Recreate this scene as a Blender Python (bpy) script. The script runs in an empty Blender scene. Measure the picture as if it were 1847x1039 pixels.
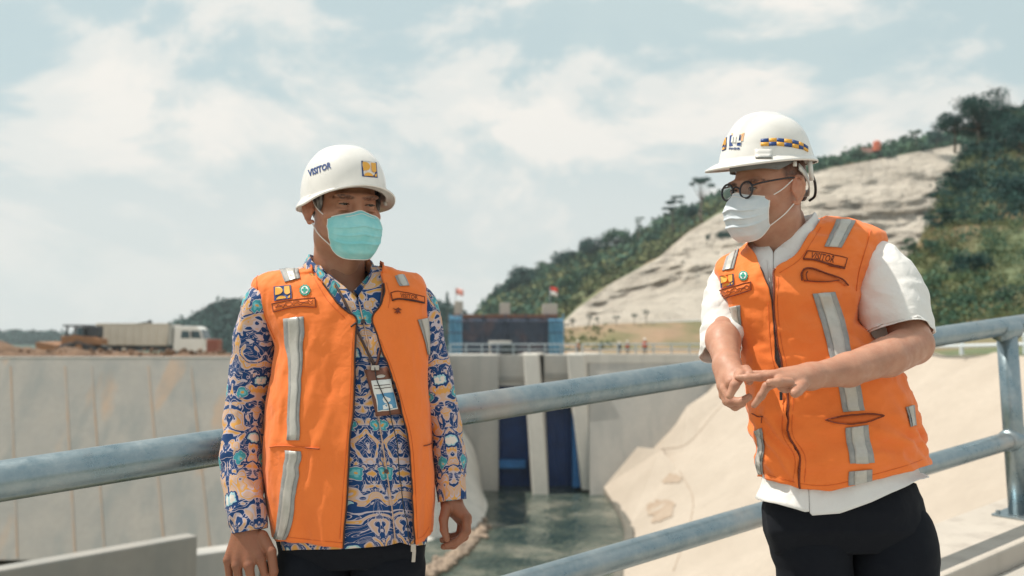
import bpy, bmesh, math, random
import numpy as np
from mathutils import Vector, Matrix
from mathutils.bvhtree import BVHTree
from mathutils.geometry import tessellate_polygon

S = bpy.context.scene
COL = S.collection
PI = math.pi

# ------------------------------------------------------------------ camera
W0, H0, F0 = 1847.0, 1039.0, 1642.0          # photograph size and focal length in its pixels
PITCH = math.atan(80.5 / F0)
CAMZ = 1.27
cam_d = bpy.data.cameras.new("camera")
cam = bpy.data.objects.new("camera", cam_d); COL.objects.link(cam)
cam.location = (0, 0, CAMZ)
cam.rotation_euler = (PI / 2 + PITCH, 0, 0)
cam_d.sensor_width = 36.0
cam_d.lens = F0 / W0 * 36.0
cam_d.clip_start = 0.05
cam_d.clip_end = 8000
cam_d.dof.use_dof = True
cam_d.dof.focus_distance = 2.25
cam_d.dof.aperture_fstop = 3.0
S.camera = cam

# ------------------------------------------------------------------ light
SUN_EL, SUN_AZ = math.radians(60), math.radians(-84)      # azimuth from +Y (ahead) towards +X
sun_dir = Vector((math.sin(SUN_AZ) * math.cos(SUN_EL), math.cos(SUN_AZ) * math.cos(SUN_EL), math.sin(SUN_EL)))
sd = bpy.data.lights.new("sun", 'SUN'); sd.energy = 4.5; sd.angle = math.radians(0.6); sd.color = (1.0, 0.93, 0.82)
so = bpy.data.objects.new("sun", sd); COL.objects.link(so)
so.rotation_euler = (-sun_dir).to_track_quat('-Z', 'Y').to_euler()
so.location = (-30, 10, 60)

world = bpy.data.worlds.new("World"); S.world = world; world.use_nodes = True
wn = world.node_tree; wn.nodes.clear()
def N(nt, t, **kw):
    n = nt.nodes.new(t)
    for k, v in kw.items():
        if k.startswith('i_'):
            key = k[2:]
            n.inputs[int(key) if key.isdigit() else key].default_value = v
        else:
            setattr(n, k, v)
    return n
def lk(nt, a, b): nt.links.new(a, b)
def mathn(nt, op, a, b=None, c=None, clamp=False):
    n = nt.nodes.new('ShaderNodeMath'); n.operation = op; n.use_clamp = clamp
    for i, v in enumerate((a, b, c)):
        if v is None: continue
        if isinstance(v, (int, float)): n.inputs[i].default_value = v
        else: nt.links.new(v, n.inputs[i])
    return n.outputs[0]
def mixc(nt, f, a, b, mode='MIX'):
    n = nt.nodes.new('ShaderNodeMix'); n.data_type = 'RGBA'; n.blend_type = mode
    for i, v in ((0, f), (6, a), (7, b)):
        if isinstance(v, (int, float)): n.inputs[i].default_value = v
        elif isinstance(v, (tuple, list)): n.inputs[i].default_value = tuple(v) + ((1,) if len(v) == 3 else ())
        else: nt.links.new(v, n.inputs[i])
    return n.outputs[2]
def ramp(nt, v, stops, interp='LINEAR'):
    n = nt.nodes.new('ShaderNodeValToRGB'); n.color_ramp.interpolation = interp
    e = n.color_ramp.elements
    while len(e) < len(stops): e.new(0.5)
    for i, (p, c) in enumerate(stops):
        e[i].position = p; e[i].color = tuple(c) + ((1,) if len(c) == 3 else ()) if not isinstance(c, (int, float)) else (c, c, c, 1)
    nt.links.new(v, n.inputs[0]); return n.outputs[0]

sky = N(wn, 'ShaderNodeTexSky', sky_type='NISHITA', sun_disc=False, sun_elevation=SUN_EL, sun_rotation=SUN_AZ,
        air_density=1.0, dust_density=2.5, ozone_density=1.0, altitude=100)
tc = N(wn, 'ShaderNodeTexCoord')
sep = N(wn, 'ShaderNodeSeparateXYZ'); lk(wn, tc.outputs['Generated'], sep.inputs[0])
# heaped clouds: noise over the directions of the sky, a little flattened
comb = N(wn, 'ShaderNodeCombineXYZ'); lk(wn, sep.outputs[0], comb.inputs[0]); lk(wn, sep.outputs[1], comb.inputs[1])
lk(wn, mathn(wn, 'MULTIPLY_ADD', sep.outputs[2], 1.75, 3.1), comb.inputs[2])
nz1 = N(wn, 'ShaderNodeTexNoise', i_Scale=4.2, i_Detail=10.0, i_Roughness=0.56, i_Distortion=0.25)
lk(wn, comb.outputs[0], nz1.inputs['Vector'])
off = N(wn, 'ShaderNodeVectorMath', operation='ADD'); lk(wn, comb.outputs[0], off.inputs[0]); off.inputs[1].default_value = (-0.035, 0.0, 0.085)
nz2 = N(wn, 'ShaderNodeTexNoise', i_Scale=4.2, i_Detail=6.0, i_Roughness=0.50, i_Distortion=0.25)
lk(wn, off.outputs[0], nz2.inputs['Vector'])
dens = ramp(wn, nz1.outputs[0], [(0.40, 0.0), (0.50, 0.7), (0.60, 1.0)], 'EASE')
lit = mathn(wn, 'MULTIPLY_ADD', mathn(wn, 'SUBTRACT', nz1.outputs[0], nz2.outputs[0]), 9.0, 0.48, clamp=True)
cloudc = mixc(wn, lit, (4.75, 5.75, 5.9), (7.9, 7.6, 7.1))
blue = mixc(wn, 0.88, sky.outputs[0], (4.75, 5.85, 5.95))
skyc = mixc(wn, dens, blue, cloudc)
hz = ramp(wn, sep.outputs[2], [(0.0, 1.0), (0.10, 0.75), (0.26, 0.05)], 'EASE')
skyc = mixc(wn, mathn(wn, 'MULTIPLY', hz, 0.85), skyc, (7.0, 7.0, 6.75))
bg = N(wn, 'ShaderNodeBackground', i_Strength=0.112)
lk(wn, skyc, bg.inputs[0])
wo = N(wn, 'ShaderNodeOutputWorld'); lk(wn, bg.outputs[0], wo.inputs[0])

S.view_settings.view_transform = 'Standard'
S.view_settings.look = 'None'
S.view_settings.gamma = 1.0
S.view_settings.exposure = 0.10
S.render.engine = 'CYCLES'
S.cycles.use_denoising = True
S.cycles.max_bounces = 6
S.cycles.transparent_max_bounces = 8
S.cycles.volume_bounces = 0
S.cycles.volume_step_rate = 5.0
S.cycles.caustics_reflective = False; S.cycles.caustics_refractive = False

# ------------------------------------------------------------------ helpers
CAM = np.array([0, 0, CAMZ]); CP, SP = math.cos(PITCH), math.sin(PITCH)
def pdir(px, py):
    px = np.asarray(px, float); py = np.asarray(py, float)
    x = (px - 923.5) / F0; u = (519.5 - py) / F0
    d = np.stack([x + 0 * u, CP - u * SP + 0 * x, SP + u * CP + 0 * x], -1)
    return d
def at(px, py, Y):
    """world point seen at photo pixel (px, py) at forward distance Y"""
    d = pdir(px, py); Y = np.asarray(Y, float)
    return CAM + d * (Y / d[..., 1])[..., None]
def proj(P):
    P = np.asarray(P, float) - CAM
    fwd = P[..., 1] * CP + P[..., 2] * SP; up = -P[..., 1] * SP + P[..., 2] * CP
    return np.stack([923.5 + F0 * P[..., 0] / fwd, 519.5 - F0 * up / fwd], -1)

ROOT = {}
def origin_of(o):
    while o is not None:
        if o.name in ROOT: return ROOT[o.name]
        o = o.parent
    return np.zeros(3)
def thing(name, label, cat, loc=(0, 0, 0), group=None, kind=None):
    o = bpy.data.objects.new(name, None); COL.objects.link(o)
    o.location = tuple(loc); ROOT[o.name] = np.array(loc, float)
    o.empty_display_size = 0.1
    tag(o, label, cat, group, kind); return o
def tag(o, label=None, cat=None, group=None, kind=None):
    if label: o['label'] = label
    if cat: o['category'] = cat
    if group: o['group'] = group
    if kind: o['kind'] = kind
    return o
def mesh_obj(name, V, Fs, mat=None, parent=None, smooth=True, uv=None, loc=None):
    """V (n,3) world coordinates; Fs: (k,3|4) array or list of index lists. Linked as ONE object."""
    V = np.asarray(V, float)
    if parent is not None: base = origin_of(parent)
    elif loc is not None: base = np.array(loc, float)
    else: base = np.zeros(3)
    V = V - base
    me = bpy.data.meshes.new(name)
    if isinstance(Fs, np.ndarray):
        k, m = Fs.shape
        me.vertices.add(len(V)); me.vertices.foreach_set('co', V.astype(np.float32).ravel())
        me.loops.add(k * m); me.loops.foreach_set('vertex_index', Fs.astype(np.int32).ravel())
        me.polygons.add(k); me.polygons.foreach_set('loop_start', np.arange(0, k * m, m, dtype=np.int32))
        me.update(calc_edges=True)
    else:
        me.from_pydata([tuple(v) for v in V], [], [tuple(f) for f in Fs]); me.update()
    if smooth: me.polygons.foreach_set('use_smooth', np.ones(len(me.polygons), bool))
    if uv is not None:
        l = me.uv_layers.new(name='UVMap'); l.data.foreach_set('uv', np.asarray(uv, np.float32).ravel())
    if mat is not None: me.materials.append(mat)
    o = bpy.data.objects.new(name, me); COL.objects.link(o)
    if parent is not None: o.parent = parent
    elif loc is not None: o.location = tuple(loc)
    return o
def grid_faces(n, m, closed=False):
    i, j = np.meshgrid(np.arange(n - 1), np.arange(m if closed else m - 1), indexing='ij')
    j2 = (j + 1) % m
    return np.stack([i * m + j, i * m + j2, (i + 1) * m + j2, (i + 1) * m + j], -1).reshape(-1, 4)
def grid_uv(G, closed=False):
    n, m = G.shape[:2]
    mid = G[n // 2]
    if closed: mid = np.vstack([mid, mid[:1]])
    u = np.concatenate([[0], np.cumsum(np.linalg.norm(np.diff(mid, axis=0), axis=1))])
    cm = G.mean(1) if closed else G[:, m // 2]
    v = np.concatenate([[0], np.cumsum(np.linalg.norm(np.diff(cm, axis=0), axis=1))])
    i, j = np.meshgrid(np.arange(n - 1), np.arange(m if closed else m - 1), indexing='ij')
    q = lambda a, b: np.stack([u[b], -v[a]], -1)
    return np.stack([q(i, j), q(i, j + 1), q(i + 1, j + 1), q(i + 1, j)], 2).reshape(-1, 2)
def grid_normals(G, closed=False):
    if closed: du = np.roll(G, -1, 1) - np.roll(G, 1, 1)
    else: du = np.gradient(G, axis=1)
    dv = np.gradient(G, axis=0)
    n = np.cross(du, dv); return n / (np.linalg.norm(n, axis=-1, keepdims=True) + 1e-12)
def grid_obj(name, G, mat, parent=None, closed=False, flip=False, caps=False, thick=None, uv=True, loc=None):
    n, m = G.shape[:2]
    Fs = grid_faces(n, m, closed)
    V = G.reshape(-1, 3); uvs = grid_uv(G, closed) if uv else None
    if flip:
        Fs = Fs[:, ::-1]
        if uvs is not None: uvs = uvs.reshape(-1, 4, 2)[:, ::-1].reshape(-1, 2)
    if caps:
        V = np.vstack([V, G[0].mean(0), G[-1].mean(0)]); a, b = n * m, n * m + 1
        t1 = [(a, (j + 1) % m, j, j) for j in range(m)]; t2 = [(b, (n - 1) * m + j, (n - 1) * m + (j + 1) % m) for j in range(m)]
        L = [tuple(f) for f in Fs] + [t[:3] if not flip else t[:3][::-1] for t in t1] + [t if not flip else t[::-1] for t in t2]
        o = mesh_obj(name, V, L, mat, parent, loc=loc)
    else:
        o = mesh_obj(name, V, Fs, mat, parent, uv=uvs, loc=loc)
    if thick:
        s = o.modifiers.new('thick', 'SOLIDIFY'); s.thickness = abs(thick); s.offset = -1 if thick > 0 else 1
    return o
def catmull(P, k):
    """smooth curve through the rows of P (any number of columns), k samples per span"""
    P = np.asarray(P, float); Q = np.vstack([2 * P[0] - P[1], P, 2 * P[-1] - P[-2]])
    out = []
    for i in range(1, len(Q) - 2):
        for t in np.linspace(0, 1, k, endpoint=False):
            a, b, c, d = Q[i - 1], Q[i], Q[i + 1], Q[i + 2]
            out.append(0.5 * (2 * b + (c - a) * t + (2 * a - 5 * b + 4 * c - d) * t * t + (3 * b - a - 3 * c + d) * t ** 3))
    out.append(P[-1]); return np.array(out)
def frames(C):
    T = np.gradient(C, axis=0); T /= np.linalg.norm(T, axis=1, keepdims=True) + 1e-12
    up = np.array([0, 0, 1.0]) if abs(T[0][2]) < 0.9 else np.array([0, -1.0, 0])
    A = np.cross(T[0], up); A /= np.linalg.norm(A); As, Bs = [], []
    for t in T:
        A = A - t * (A @ t); A /= np.linalg.norm(A); As.append(A); Bs.append(np.cross(t, A))
    return T, np.array(As), np.array(Bs)
def tube_grid(C, R, m=12):
    C = np.asarray(C, float); R = np.broadcast_to(np.asarray(R, float), (len(C),)) if np.ndim(R) < 2 else R
    T, A, B = frames(C); th = np.linspace(0, 2 * PI, m, endpoint=False)
    return C[:, None] + R[:, None, None] * (np.cos(th)[None, :, None] * A[:, None] + np.sin(th)[None, :, None] * B[:, None])
def tube(name, C, R, mat, parent=None, m=12, caps=True, loc=None):
    return grid_obj(name, tube_grid(C, R, m), mat, parent, closed=True, caps=caps, flip=True, uv=not caps, loc=loc)

class MB:
    """collects boxes, bars and prisms into one mesh"""
    def __init__(s): s.V, s.F = [], []
    def add(s, V, F):
        b = len(s.V); s.V += [tuple(v) for v in V]; s.F += [tuple(i + b for i in f) for f in F]; return s
    def box(s, lo, hi):
        (a, b, c), (d, e, f) = lo, hi
        return s.hexa([(a, b, c), (d, b, c), (d, e, c), (a, e, c), (a, b, f), (d, b, f), (d, e, f), (a, e, f)])
    def hexa(s, V): return s.add(V, [(3, 2, 1, 0), (4, 5, 6, 7), (0, 1, 5, 4), (1, 2, 6, 5), (2, 3, 7, 6), (3, 0, 4, 7)])
    def obox(s, c, ax, ay, az):
        c, ax, ay, az = map(np.asarray, (c, ax, ay, az))
        return s.hexa([c - ax - ay - az, c + ax - ay - az, c + ax + ay - az, c - ax + ay - az,
                       c - ax - ay + az, c + ax - ay + az, c + ax + ay + az, c - ax + ay + az])
    def cyl(s, a, b, r, m=12, r2=None):
        a, b = np.asarray(a, float), np.asarray(b, float); r2 = r if r2 is None else r2
        t = (b - a) / np.linalg.norm(b - a); u = np.cross(t, (0, 0, 1.0) if abs(t[2]) < .9 else (1.0, 0, 0)); u /= np.linalg.norm(u); v = np.cross(t, u)
        th = np.linspace(0, 2 * PI, m, endpoint=False); ring = np.cos(th)[:, None] * u + np.sin(th)[:, None] * v
        V = list(a + r * ring) + list(b + r2 * ring)
        return s.add(V, [(j, (j + 1) % m, m + (j + 1) % m, m + j) for j in range(m)] + [tuple(range(m))[::-1], tuple(range(m, 2 * m))])
    def build(s, name, mat, parent=None, smooth=False, bevel=0, loc=None):
        o = mesh_obj(name, s.V, s.F, mat, parent, smooth=smooth, loc=loc)
        if bevel:
            b = o.modifiers.new('bevel', 'BEVEL'); b.width = bevel; b.segments = 2; b.limit_method = 'ANGLE'
        return o

# numpy value noise
def vnoise(P, seed=0):
    P = np.asarray(P, float); i = np.floor(P).astype(np.int64); f = P - i; f = f * f * f * (f * (f * 6 - 15) + 10)
    def h(a, b, c):
        n = (a * 374761393 + b * 668265263 + c * 2147483647 + seed * 974634777) & 0xffffffff
        n = ((n ^ (n >> 13)) * 1274126177) & 0xffffffff; n = ((n ^ (n >> 16)) * 2246822519) & 0xffffffff
        return ((n ^ (n >> 15)) & 0xffff) / 32767.5 - 1
    x, y, z = i[..., 0], i[..., 1], i[..., 2]; u, v, w = f[..., 0], f[..., 1], f[..., 2]
    L = lambda a, b, t: a + (b - a) * t
    return L(L(L(h(x, y, z), h(x + 1, y, z), u), L(h(x, y + 1, z), h(x + 1, y + 1, z), u), v),
             L(L(h(x, y, z + 1), h(x + 1, y, z + 1), u), L(h(x, y + 1, z + 1), h(x + 1, y + 1, z + 1), u), v), w)
def fbm(P, o=4, seed=0):
    P = np.asarray(P, float); return sum(vnoise(P * 2 ** k, seed + k) * 0.5 ** k for k in range(o))

# ------------------------------------------------------------------ materials
def newmat(name):
    m = bpy.data.materials.new(name); m.use_nodes = True; nt = m.node_tree
    return m, nt, nt.nodes['Principled BSDF']
def pm(name, c1, c2=None, scale=8.0, rough=0.6, bump=0.0, bscale=None, metal=0.0, detail=5.0, lo=0.35, hi=0.65, stretch=None, sheen=0.0, c3=None, s3=1.0, coat=0.0, bdist=0.01, spec=0.5):
    m, nt, b = newmat(name)
    b.inputs['Roughness'].default_value = rough; b.inputs['Metallic'].default_value = metal
    b.inputs['Sheen Weight'].default_value = sheen; b.inputs['Coat Weight'].default_value = coat
    b.inputs['Specular IOR Level'].default_value = spec
    b.inputs['Base Color'].default_value = tuple(c1) + (1,)
    t = N(nt, 'ShaderNodeTexCoord'); vec = t.outputs['Object']
    if stretch:
        mp = N(nt, 'ShaderNodeMapping'); mp.inputs['Scale'].default_value = stretch; lk(nt, vec, mp.inputs[0]); vec = mp.outputs[0]
    if c2 is not None:
        n = N(nt, 'ShaderNodeTexNoise', i_Scale=scale, i_Detail=detail, i_Roughness=0.6); lk(nt, vec, n.inputs['Vector'])
        f = ramp(nt, n.outputs[0], [(lo, 0.0), (hi, 1.0)])
        c = mixc(nt, f, c1, c2)
        if c3 is not None:
            n3 = N(nt, 'ShaderNodeTexNoise', i_Scale=s3, i_Detail=4.0); lk(nt, vec, n3.inputs['Vector'])
            c = mixc(nt, ramp(nt, n3.outputs[0], [(0.5, 0.0), (0.62, 1.0)]), c, c3)
        lk(nt, c, b.inputs['Base Color'])
    if bump:
        n = N(nt, 'ShaderNodeTexNoise', i_Scale=bscale or scale * 4, i_Detail=6.0, i_Roughness=0.6); lk(nt, vec, n.inputs['Vector'])
        bp = N(nt, 'ShaderNodeBump', i_Strength=bump, i_Distance=bdist); lk(nt, n.outputs[0], bp.inputs['Height']); lk(nt, bp.outputs[0], b.inputs['Normal'])
    return m
# ================================================================== SETTING
rng = np.random.default_rng(7)
def concrete(name, c1, c2, stain=None, sharp=0.6, sscale=0.5, bump=0.25, damp=None):
    """board-marked concrete: blotches, fine grain, run-off streaks that follow the fall of the face"""
    m, nt, b = newmat(name); b.inputs['Roughness'].default_value = 0.85; b.inputs['Specular IOR Level'].default_value = 0.25
    t = N(nt, 'ShaderNodeTexCoord'); v = t.outputs['Object']
    n1 = N(nt, 'ShaderNodeTexNoise', i_Scale=0.35, i_Detail=8.0, i_Roughness=0.65); lk(nt, v, n1.inputs['Vector'])
    c = mixc(nt, ramp(nt, n1.outputs[0], [(0.36, 0), (0.64, 1)]), c1, c2)
    n2 = N(nt, 'ShaderNodeTexNoise', i_Scale=5.0, i_Detail=6.0); lk(nt, v, n2.inputs['Vector'])
    c = mixc(nt, mathn(nt, 'MULTIPLY', ramp(nt, n2.outputs[0], [(0.4, 0), (0.7, 1)]), 0.25), c, tuple(0.72 * x for x in c1))
    mp = N(nt, 'ShaderNodeMapping'); mp.inputs['Scale'].default_value = (sscale, sscale, 0.035); lk(nt, v, mp.inputs[0])
    n3 = N(nt, 'ShaderNodeTexNoise', i_Scale=1.0, i_Detail=5.0, i_Distortion=0.1); lk(nt, mp.outputs[0], n3.inputs['Vector'])
    if stain:
        c = mixc(nt, mathn(nt, 'MULTIPLY', ramp(nt, n3.outputs[0], [(sharp, 0), (sharp + 0.07, 1)]), 0.55), c, stain)
    if damp:
        mp2 = N(nt, 'ShaderNodeMapping'); mp2.inputs['Scale'].default_value = (sscale * 2.1, sscale * 2.1, 0.05); mp2.inputs['Location'].default_value = (7, 3, 1); lk(nt, v, mp2.inputs[0])
        n4 = N(nt, 'ShaderNodeTexNoise', i_Scale=1.0, i_Detail=6.0); lk(nt, mp2.outputs[0], n4.inputs['Vector'])
        c = mixc(nt, mathn(nt, 'MULTIPLY', ramp(nt, n4.outputs[0], [(0.50, 0), (0.66, 1)]), 0.65), c, damp)
    lk(nt, c, b.inputs['Base Color'])
    bp = N(nt, 'ShaderNodeBump', i_Strength=bump, i_Distance=0.02); lk(nt, n2.outputs[0], bp.inputs['Height']); lk(nt, bp.outputs[0], b.inputs['Normal'])
    return m
M = {}
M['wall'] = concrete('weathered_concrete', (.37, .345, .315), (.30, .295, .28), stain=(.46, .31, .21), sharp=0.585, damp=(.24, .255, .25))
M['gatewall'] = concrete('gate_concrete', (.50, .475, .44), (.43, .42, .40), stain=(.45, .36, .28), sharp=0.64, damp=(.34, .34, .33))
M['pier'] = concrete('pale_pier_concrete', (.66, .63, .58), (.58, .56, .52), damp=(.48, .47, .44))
M['bank'] = concrete('pale_slope_concrete', (.475, .41, .345), (.415, .355, .295), stain=(.36, .28, .20), sharp=0.66, sscale=0.3)
M['deck'] = concrete('deck_concrete', (.46, .43, .39), (.40, .38, .35), damp=(.33, .31, .28), sscale=2.0)
M['kerb'] = concrete('kerb_concrete', (.52, .47, .41), (.45, .41, .37), damp=(.38, .34, .30), sscale=3.0, bump=0.5)
M['bluesteel'] = pm('blue_gate_paint', (.008, .055, .22), (.006, .035, .15), scale=1.2, rough=0.45, bump=0.1)
M['bluebeam'] = pm('bright_blue_beam_paint', (.04, .22, .55), (.03, .16, .42), scale=2, rough=0.45)
M['dirt'] = pm('brown_dirt', (.21, .125, .075), (.12, .075, .05), scale=0.8, rough=0.95, bump=0.6, bscale=3, bdist=0.1)
M['soil'] = pm('pale_dry_soil', (.34, .27, .19), (.24, .20, .13), scale=0.25, rough=0.95, bump=0.4, bscale=2, bdist=0.1)
M['terrain'] = pm('green_brown_ground', (.15, .165, .08), (.09, .13, .065), scale=0.12, rough=0.95, c3=(.24, .16, .085), s3=0.06, bump=0.5, bscale=1.5, bdist=0.2)
M['terrace'] = pm('terrace_earth', (.34, .225, .145), (.25, .19, .115), scale=0.10, rough=0.95, c3=(.17, .155, .075), s3=0.09, bump=0.5, bscale=1.0, bdist=0.2)
M['farhill'] = pm('far_hill_green', (.05, .09, .06), (.035, .065, .05), scale=0.05, rough=0.95)
M['rockpile'] = pm('wet_brown_rubble', (.36, .27, .20), (.20, .155, .12), scale=2.0, rough=0.8)
M['galv'] = pm('galvanised_far', (.40, .46, .49), (.32, .38, .42), scale=3, rough=0.45, metal=0.3)
M['foliage_dark'] = pm('foliage_dark', (.012, .050, .050), (.028, .088, .070), scale=0.35, rough=0.7, spec=0.25, detail=8)
M['foliage_mid'] = pm('foliage_mid', (.032, .098, .070), (.075, .140, .075), scale=0.3, rough=0.7, spec=0.25, detail=8)
M['foliage_olive'] = pm('foliage_olive', (.095, .145, .062), (.19, .185, .08), scale=0.4, rough=0.75, spec=0.2, detail=8)
M['trunk'] = pm('bark', (.13, .10, .075), (.08, .065, .05), scale=3, rough=0.9)

def rock_mat():
    m, nt, b = newmat('pale_quarried_rock'); b.inputs['Roughness'].default_value = 0.95; b.inputs['Specular IOR Level'].default_value = 0.2
    t = N(nt, 'ShaderNodeTexCoord'); mp = N(nt, 'ShaderNodeMapping'); lk(nt, t.outputs['Object'], mp.inputs[0])
    mp.inputs['Rotation'].default_value = (0, math.radians(14), 0); mp.inputs['Scale'].default_value = (0.06, 0.08, 0.24)
    n = N(nt, 'ShaderNodeTexNoise', i_Scale=1.0, i_Detail=9.0, i_Roughness=0.62, i_Distortion=0.6); lk(nt, mp.outputs[0], n.inputs['Vector'])
    c = ramp(nt, n.outputs[0], [(0.26, (.36, .315, .265)), (0.38, (.52, .46, .39)), (0.46, (.64, .57, .485)), (0.66, (.72, .645, .555))])
    n2 = N(nt, 'ShaderNodeTexNoise', i_Scale=0.06, i_Detail=6.0, i_Roughness=0.6); lk(nt, t.outputs['Object'], n2.inputs['Vector'])
    c = mixc(nt, mathn(nt, 'MULTIPLY', ramp(nt, n2.outputs[0], [(0.52, 0), (0.66, 1)]), 0.45), c, (.40, .345, .29))
    lk(nt, c, b.inputs['Base Color'])
    n6 = N(nt, 'ShaderNodeTexNoise', i_Scale=0.22, i_Detail=8.0, i_Roughness=0.7, i_Distortion=1.5); lk(nt, t.outputs['Object'], n6.inputs['Vector'])
    c = mixc(nt, mathn(nt, 'MULTIPLY', ramp(nt, n6.outputs[0], [(0.36, 1), (0.50, 0)]), 0.45), c, (.36, .32, .27))
    c = mixc(nt, mathn(nt, 'MULTIPLY', ramp(nt, n6.outputs[0], [(0.54, 0), (0.66, 1)]), 0.6), c, (.70, .64, .56))
    lk(nt, c, b.inputs['Base Color'])
    n3 = N(nt, 'ShaderNodeTexNoise', i_Scale=0.5, i_Detail=8.0, i_Roughness=0.65); lk(nt, t.outputs['Object'], n3.inputs['Vector'])
    bp = N(nt, 'ShaderNodeBump', i_Strength=1.0, i_Distance=2.6); lk(nt, n3.outputs[0], bp.inputs['Height']); lk(nt, bp.outputs[0], b.inputs['Normal'])
    return m
M['rock'] = rock_mat()

def water_mat():
    m, nt, b = newmat('murky_green_water'); b.inputs['Roughness'].default_value = 0.12
    b.inputs['IOR'].default_value = 1.33
    t = N(nt, 'ShaderNodeTexCoord')
    n = N(nt, 'ShaderNodeTexNoise', i_Scale=0.45, i_Detail=6.0, i_Roughness=0.6, i_Distortion=0.4); lk(nt, t.outputs['Object'], n.inputs['Vector'])
    lk(nt, ramp(nt, n.outputs[0], [(0.38, (.030, .050, .045)), (0.52, (.065, .085, .070)), (0.66, (.19, .19, .155))]), b.inputs['Base Color'])
    n2 = N(nt, 'ShaderNodeTexNoise', i_Scale=2.2, i_Detail=4.0); mp = N(nt, 'ShaderNodeMapping'); mp.inputs['Scale'].default_value = (1.0, 0.6, 1)
    lk(nt, t.outputs['Object'], mp.inputs[0]); lk(nt, mp.outputs[0], n2.inputs['Vector'])
    bp = N(nt, 'ShaderNodeBump', i_Strength=0.7, i_Distance=0.15); lk(nt, n2.outputs[0], bp.inputs['Height']); lk(nt, bp.outputs[0], b.inputs['Normal'])
    return m
M['water'] = water_mat()

def pl(P, n):
    """resample a polyline of rows to n points, by index"""
    P = np.asarray(P, float); t = np.linspace(0, len(P) - 1, n); k = np.arange(len(P))
    return np.stack([np.interp(t, k, P[:, c]) for c in range(P.shape[1])], 1)
def sheet(rows, n, per):
    """rows of (px,py,Y) polylines -> world grid with `per` steps between rows, n columns"""
    R = [at(*pl(r, n).T) for r in rows]; out = []
    for a, b in zip(R[:-1], R[1:]):
        for t in np.linspace(0, 1, per, endpoint=False): out.append(a + (b - a) * t)
    out.append(R[-1]); return np.array(out)

# ground far below and the water
G = np.array([[(x, y, -12.0) for x in np.linspace(-1100, 1100, 12)] for y in np.linspace(-120, 1300, 10)])
tag(grid_obj('ground', G, M['terrain'], flip=True), kind='structure')
ZW = at(1085, 885, 50)[2]
G = np.array([[(x, y, ZW) for x in np.linspace(-8, 14, 8)] for y in np.linspace(14, 60, 8)])
tag(grid_obj('water', G, M['water']), kind='structure')
M['wet'] = pm('wet_dark_concrete', (.16, .145, .12), (.11, .105, .09), scale=1.5, rough=.5)

# plateau on the far bank
G = sheet([[(-900, 646, 42.4), (400, 646, 42.4), (826, 641, 50.5), (1340, 641, 50.5)], [(-900, 640, 100), (400, 640, 100), (826, 641, 100), (1340, 641, 100)],
           [(-900, 720, 125), (400, 720, 125), (826, 641, 128), (1340, 638, 126)], [(-900, 690, 260), (400, 690, 260), (826, 650, 260), (1340, 640, 220)]], 40, 12)
tag(grid_obj('terrain', G, M['soil']), kind='structure')

# left chute wall: top slab, sloping face, buried back
def wall_face(name, label, rows, mat, n=30, per=10):
    G = sheet(rows, n, per); o = grid_obj(name, G, mat); return tag(o, label, 'wall')
t = thing('concrete_wall', 'long grey stained concrete spillway wall below the truck', 'wall', at(200, 645, 42))
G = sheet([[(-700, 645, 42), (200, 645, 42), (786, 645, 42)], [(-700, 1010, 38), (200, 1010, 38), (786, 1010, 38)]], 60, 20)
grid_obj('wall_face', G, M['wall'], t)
mb = MB(); a, b = at(-700, 645, 42), at(786, 645, 42)
mb.box((a[0], 41.96, a[2] - 0.5), (b[0], 42.9, a[2] + .02)); mb.build('coping', M['gatewall'], t)
mb = MB(); mb.box((b[0] - .9, 42.02, -12), (b[0] - .05, 50.4, a[2] - .01)); mb.build('return_wall', M['gatewall'], t)
for k, px in enumerate((20, 118, 166, 268, 345)):       # vertical joints between pours
    p0, p1 = at(px, 660, 41.84), at(px + 12 + 6 * k, 1005, 38.06)
    c = (p0 + p1) / 2; d = (p1 - p0) / 2
    mb = MB(); mb.obox(c + np.array((0, -.02, 0)), (.028 + .012 * (k % 2), 0, 0), d, (0, .03, .004)); mb.build('joint_strip', M['wall_joint'] if 'wall_joint' in M else M.setdefault('wall_joint', pm('rusty_joint', (.42, .27, .17), (.36, .335, .31), scale=0.35, rough=0.9)), t)

# parapets low in the left foreground beyond the rail
def bar_wall(name, label, a, b, depth, thick, mat):
    a, b = np.asarray(a), np.asarray(b); d = b - a; nrm = np.array((-d[1], d[0], 0)); nrm /= np.linalg.norm(nrm)
    mb = MB(); lo = np.array((0, 0, -depth))
    mb.hexa([a + lo, b + lo, b + nrm * thick + lo, a + nrm * thick + lo, a, b, b + nrm * thick, a + nrm * thick])
    o = mb.build(name, mat, bevel=.03); return tag(o, label, 'wall')
bar_wall('parapet_wall', 'low concrete parapet with a bright top edge, lower left below the rail', at(-260, 1075, 11.5), at(357, 966, 15), 9, .32, M['wall'])
bar_wall('parapet_wall', 'shorter concrete parapet just beyond the end of the low parapet', at(340, 1003, 19), at(470, 985, 21), 9, .7, M['gatewall'])

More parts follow.
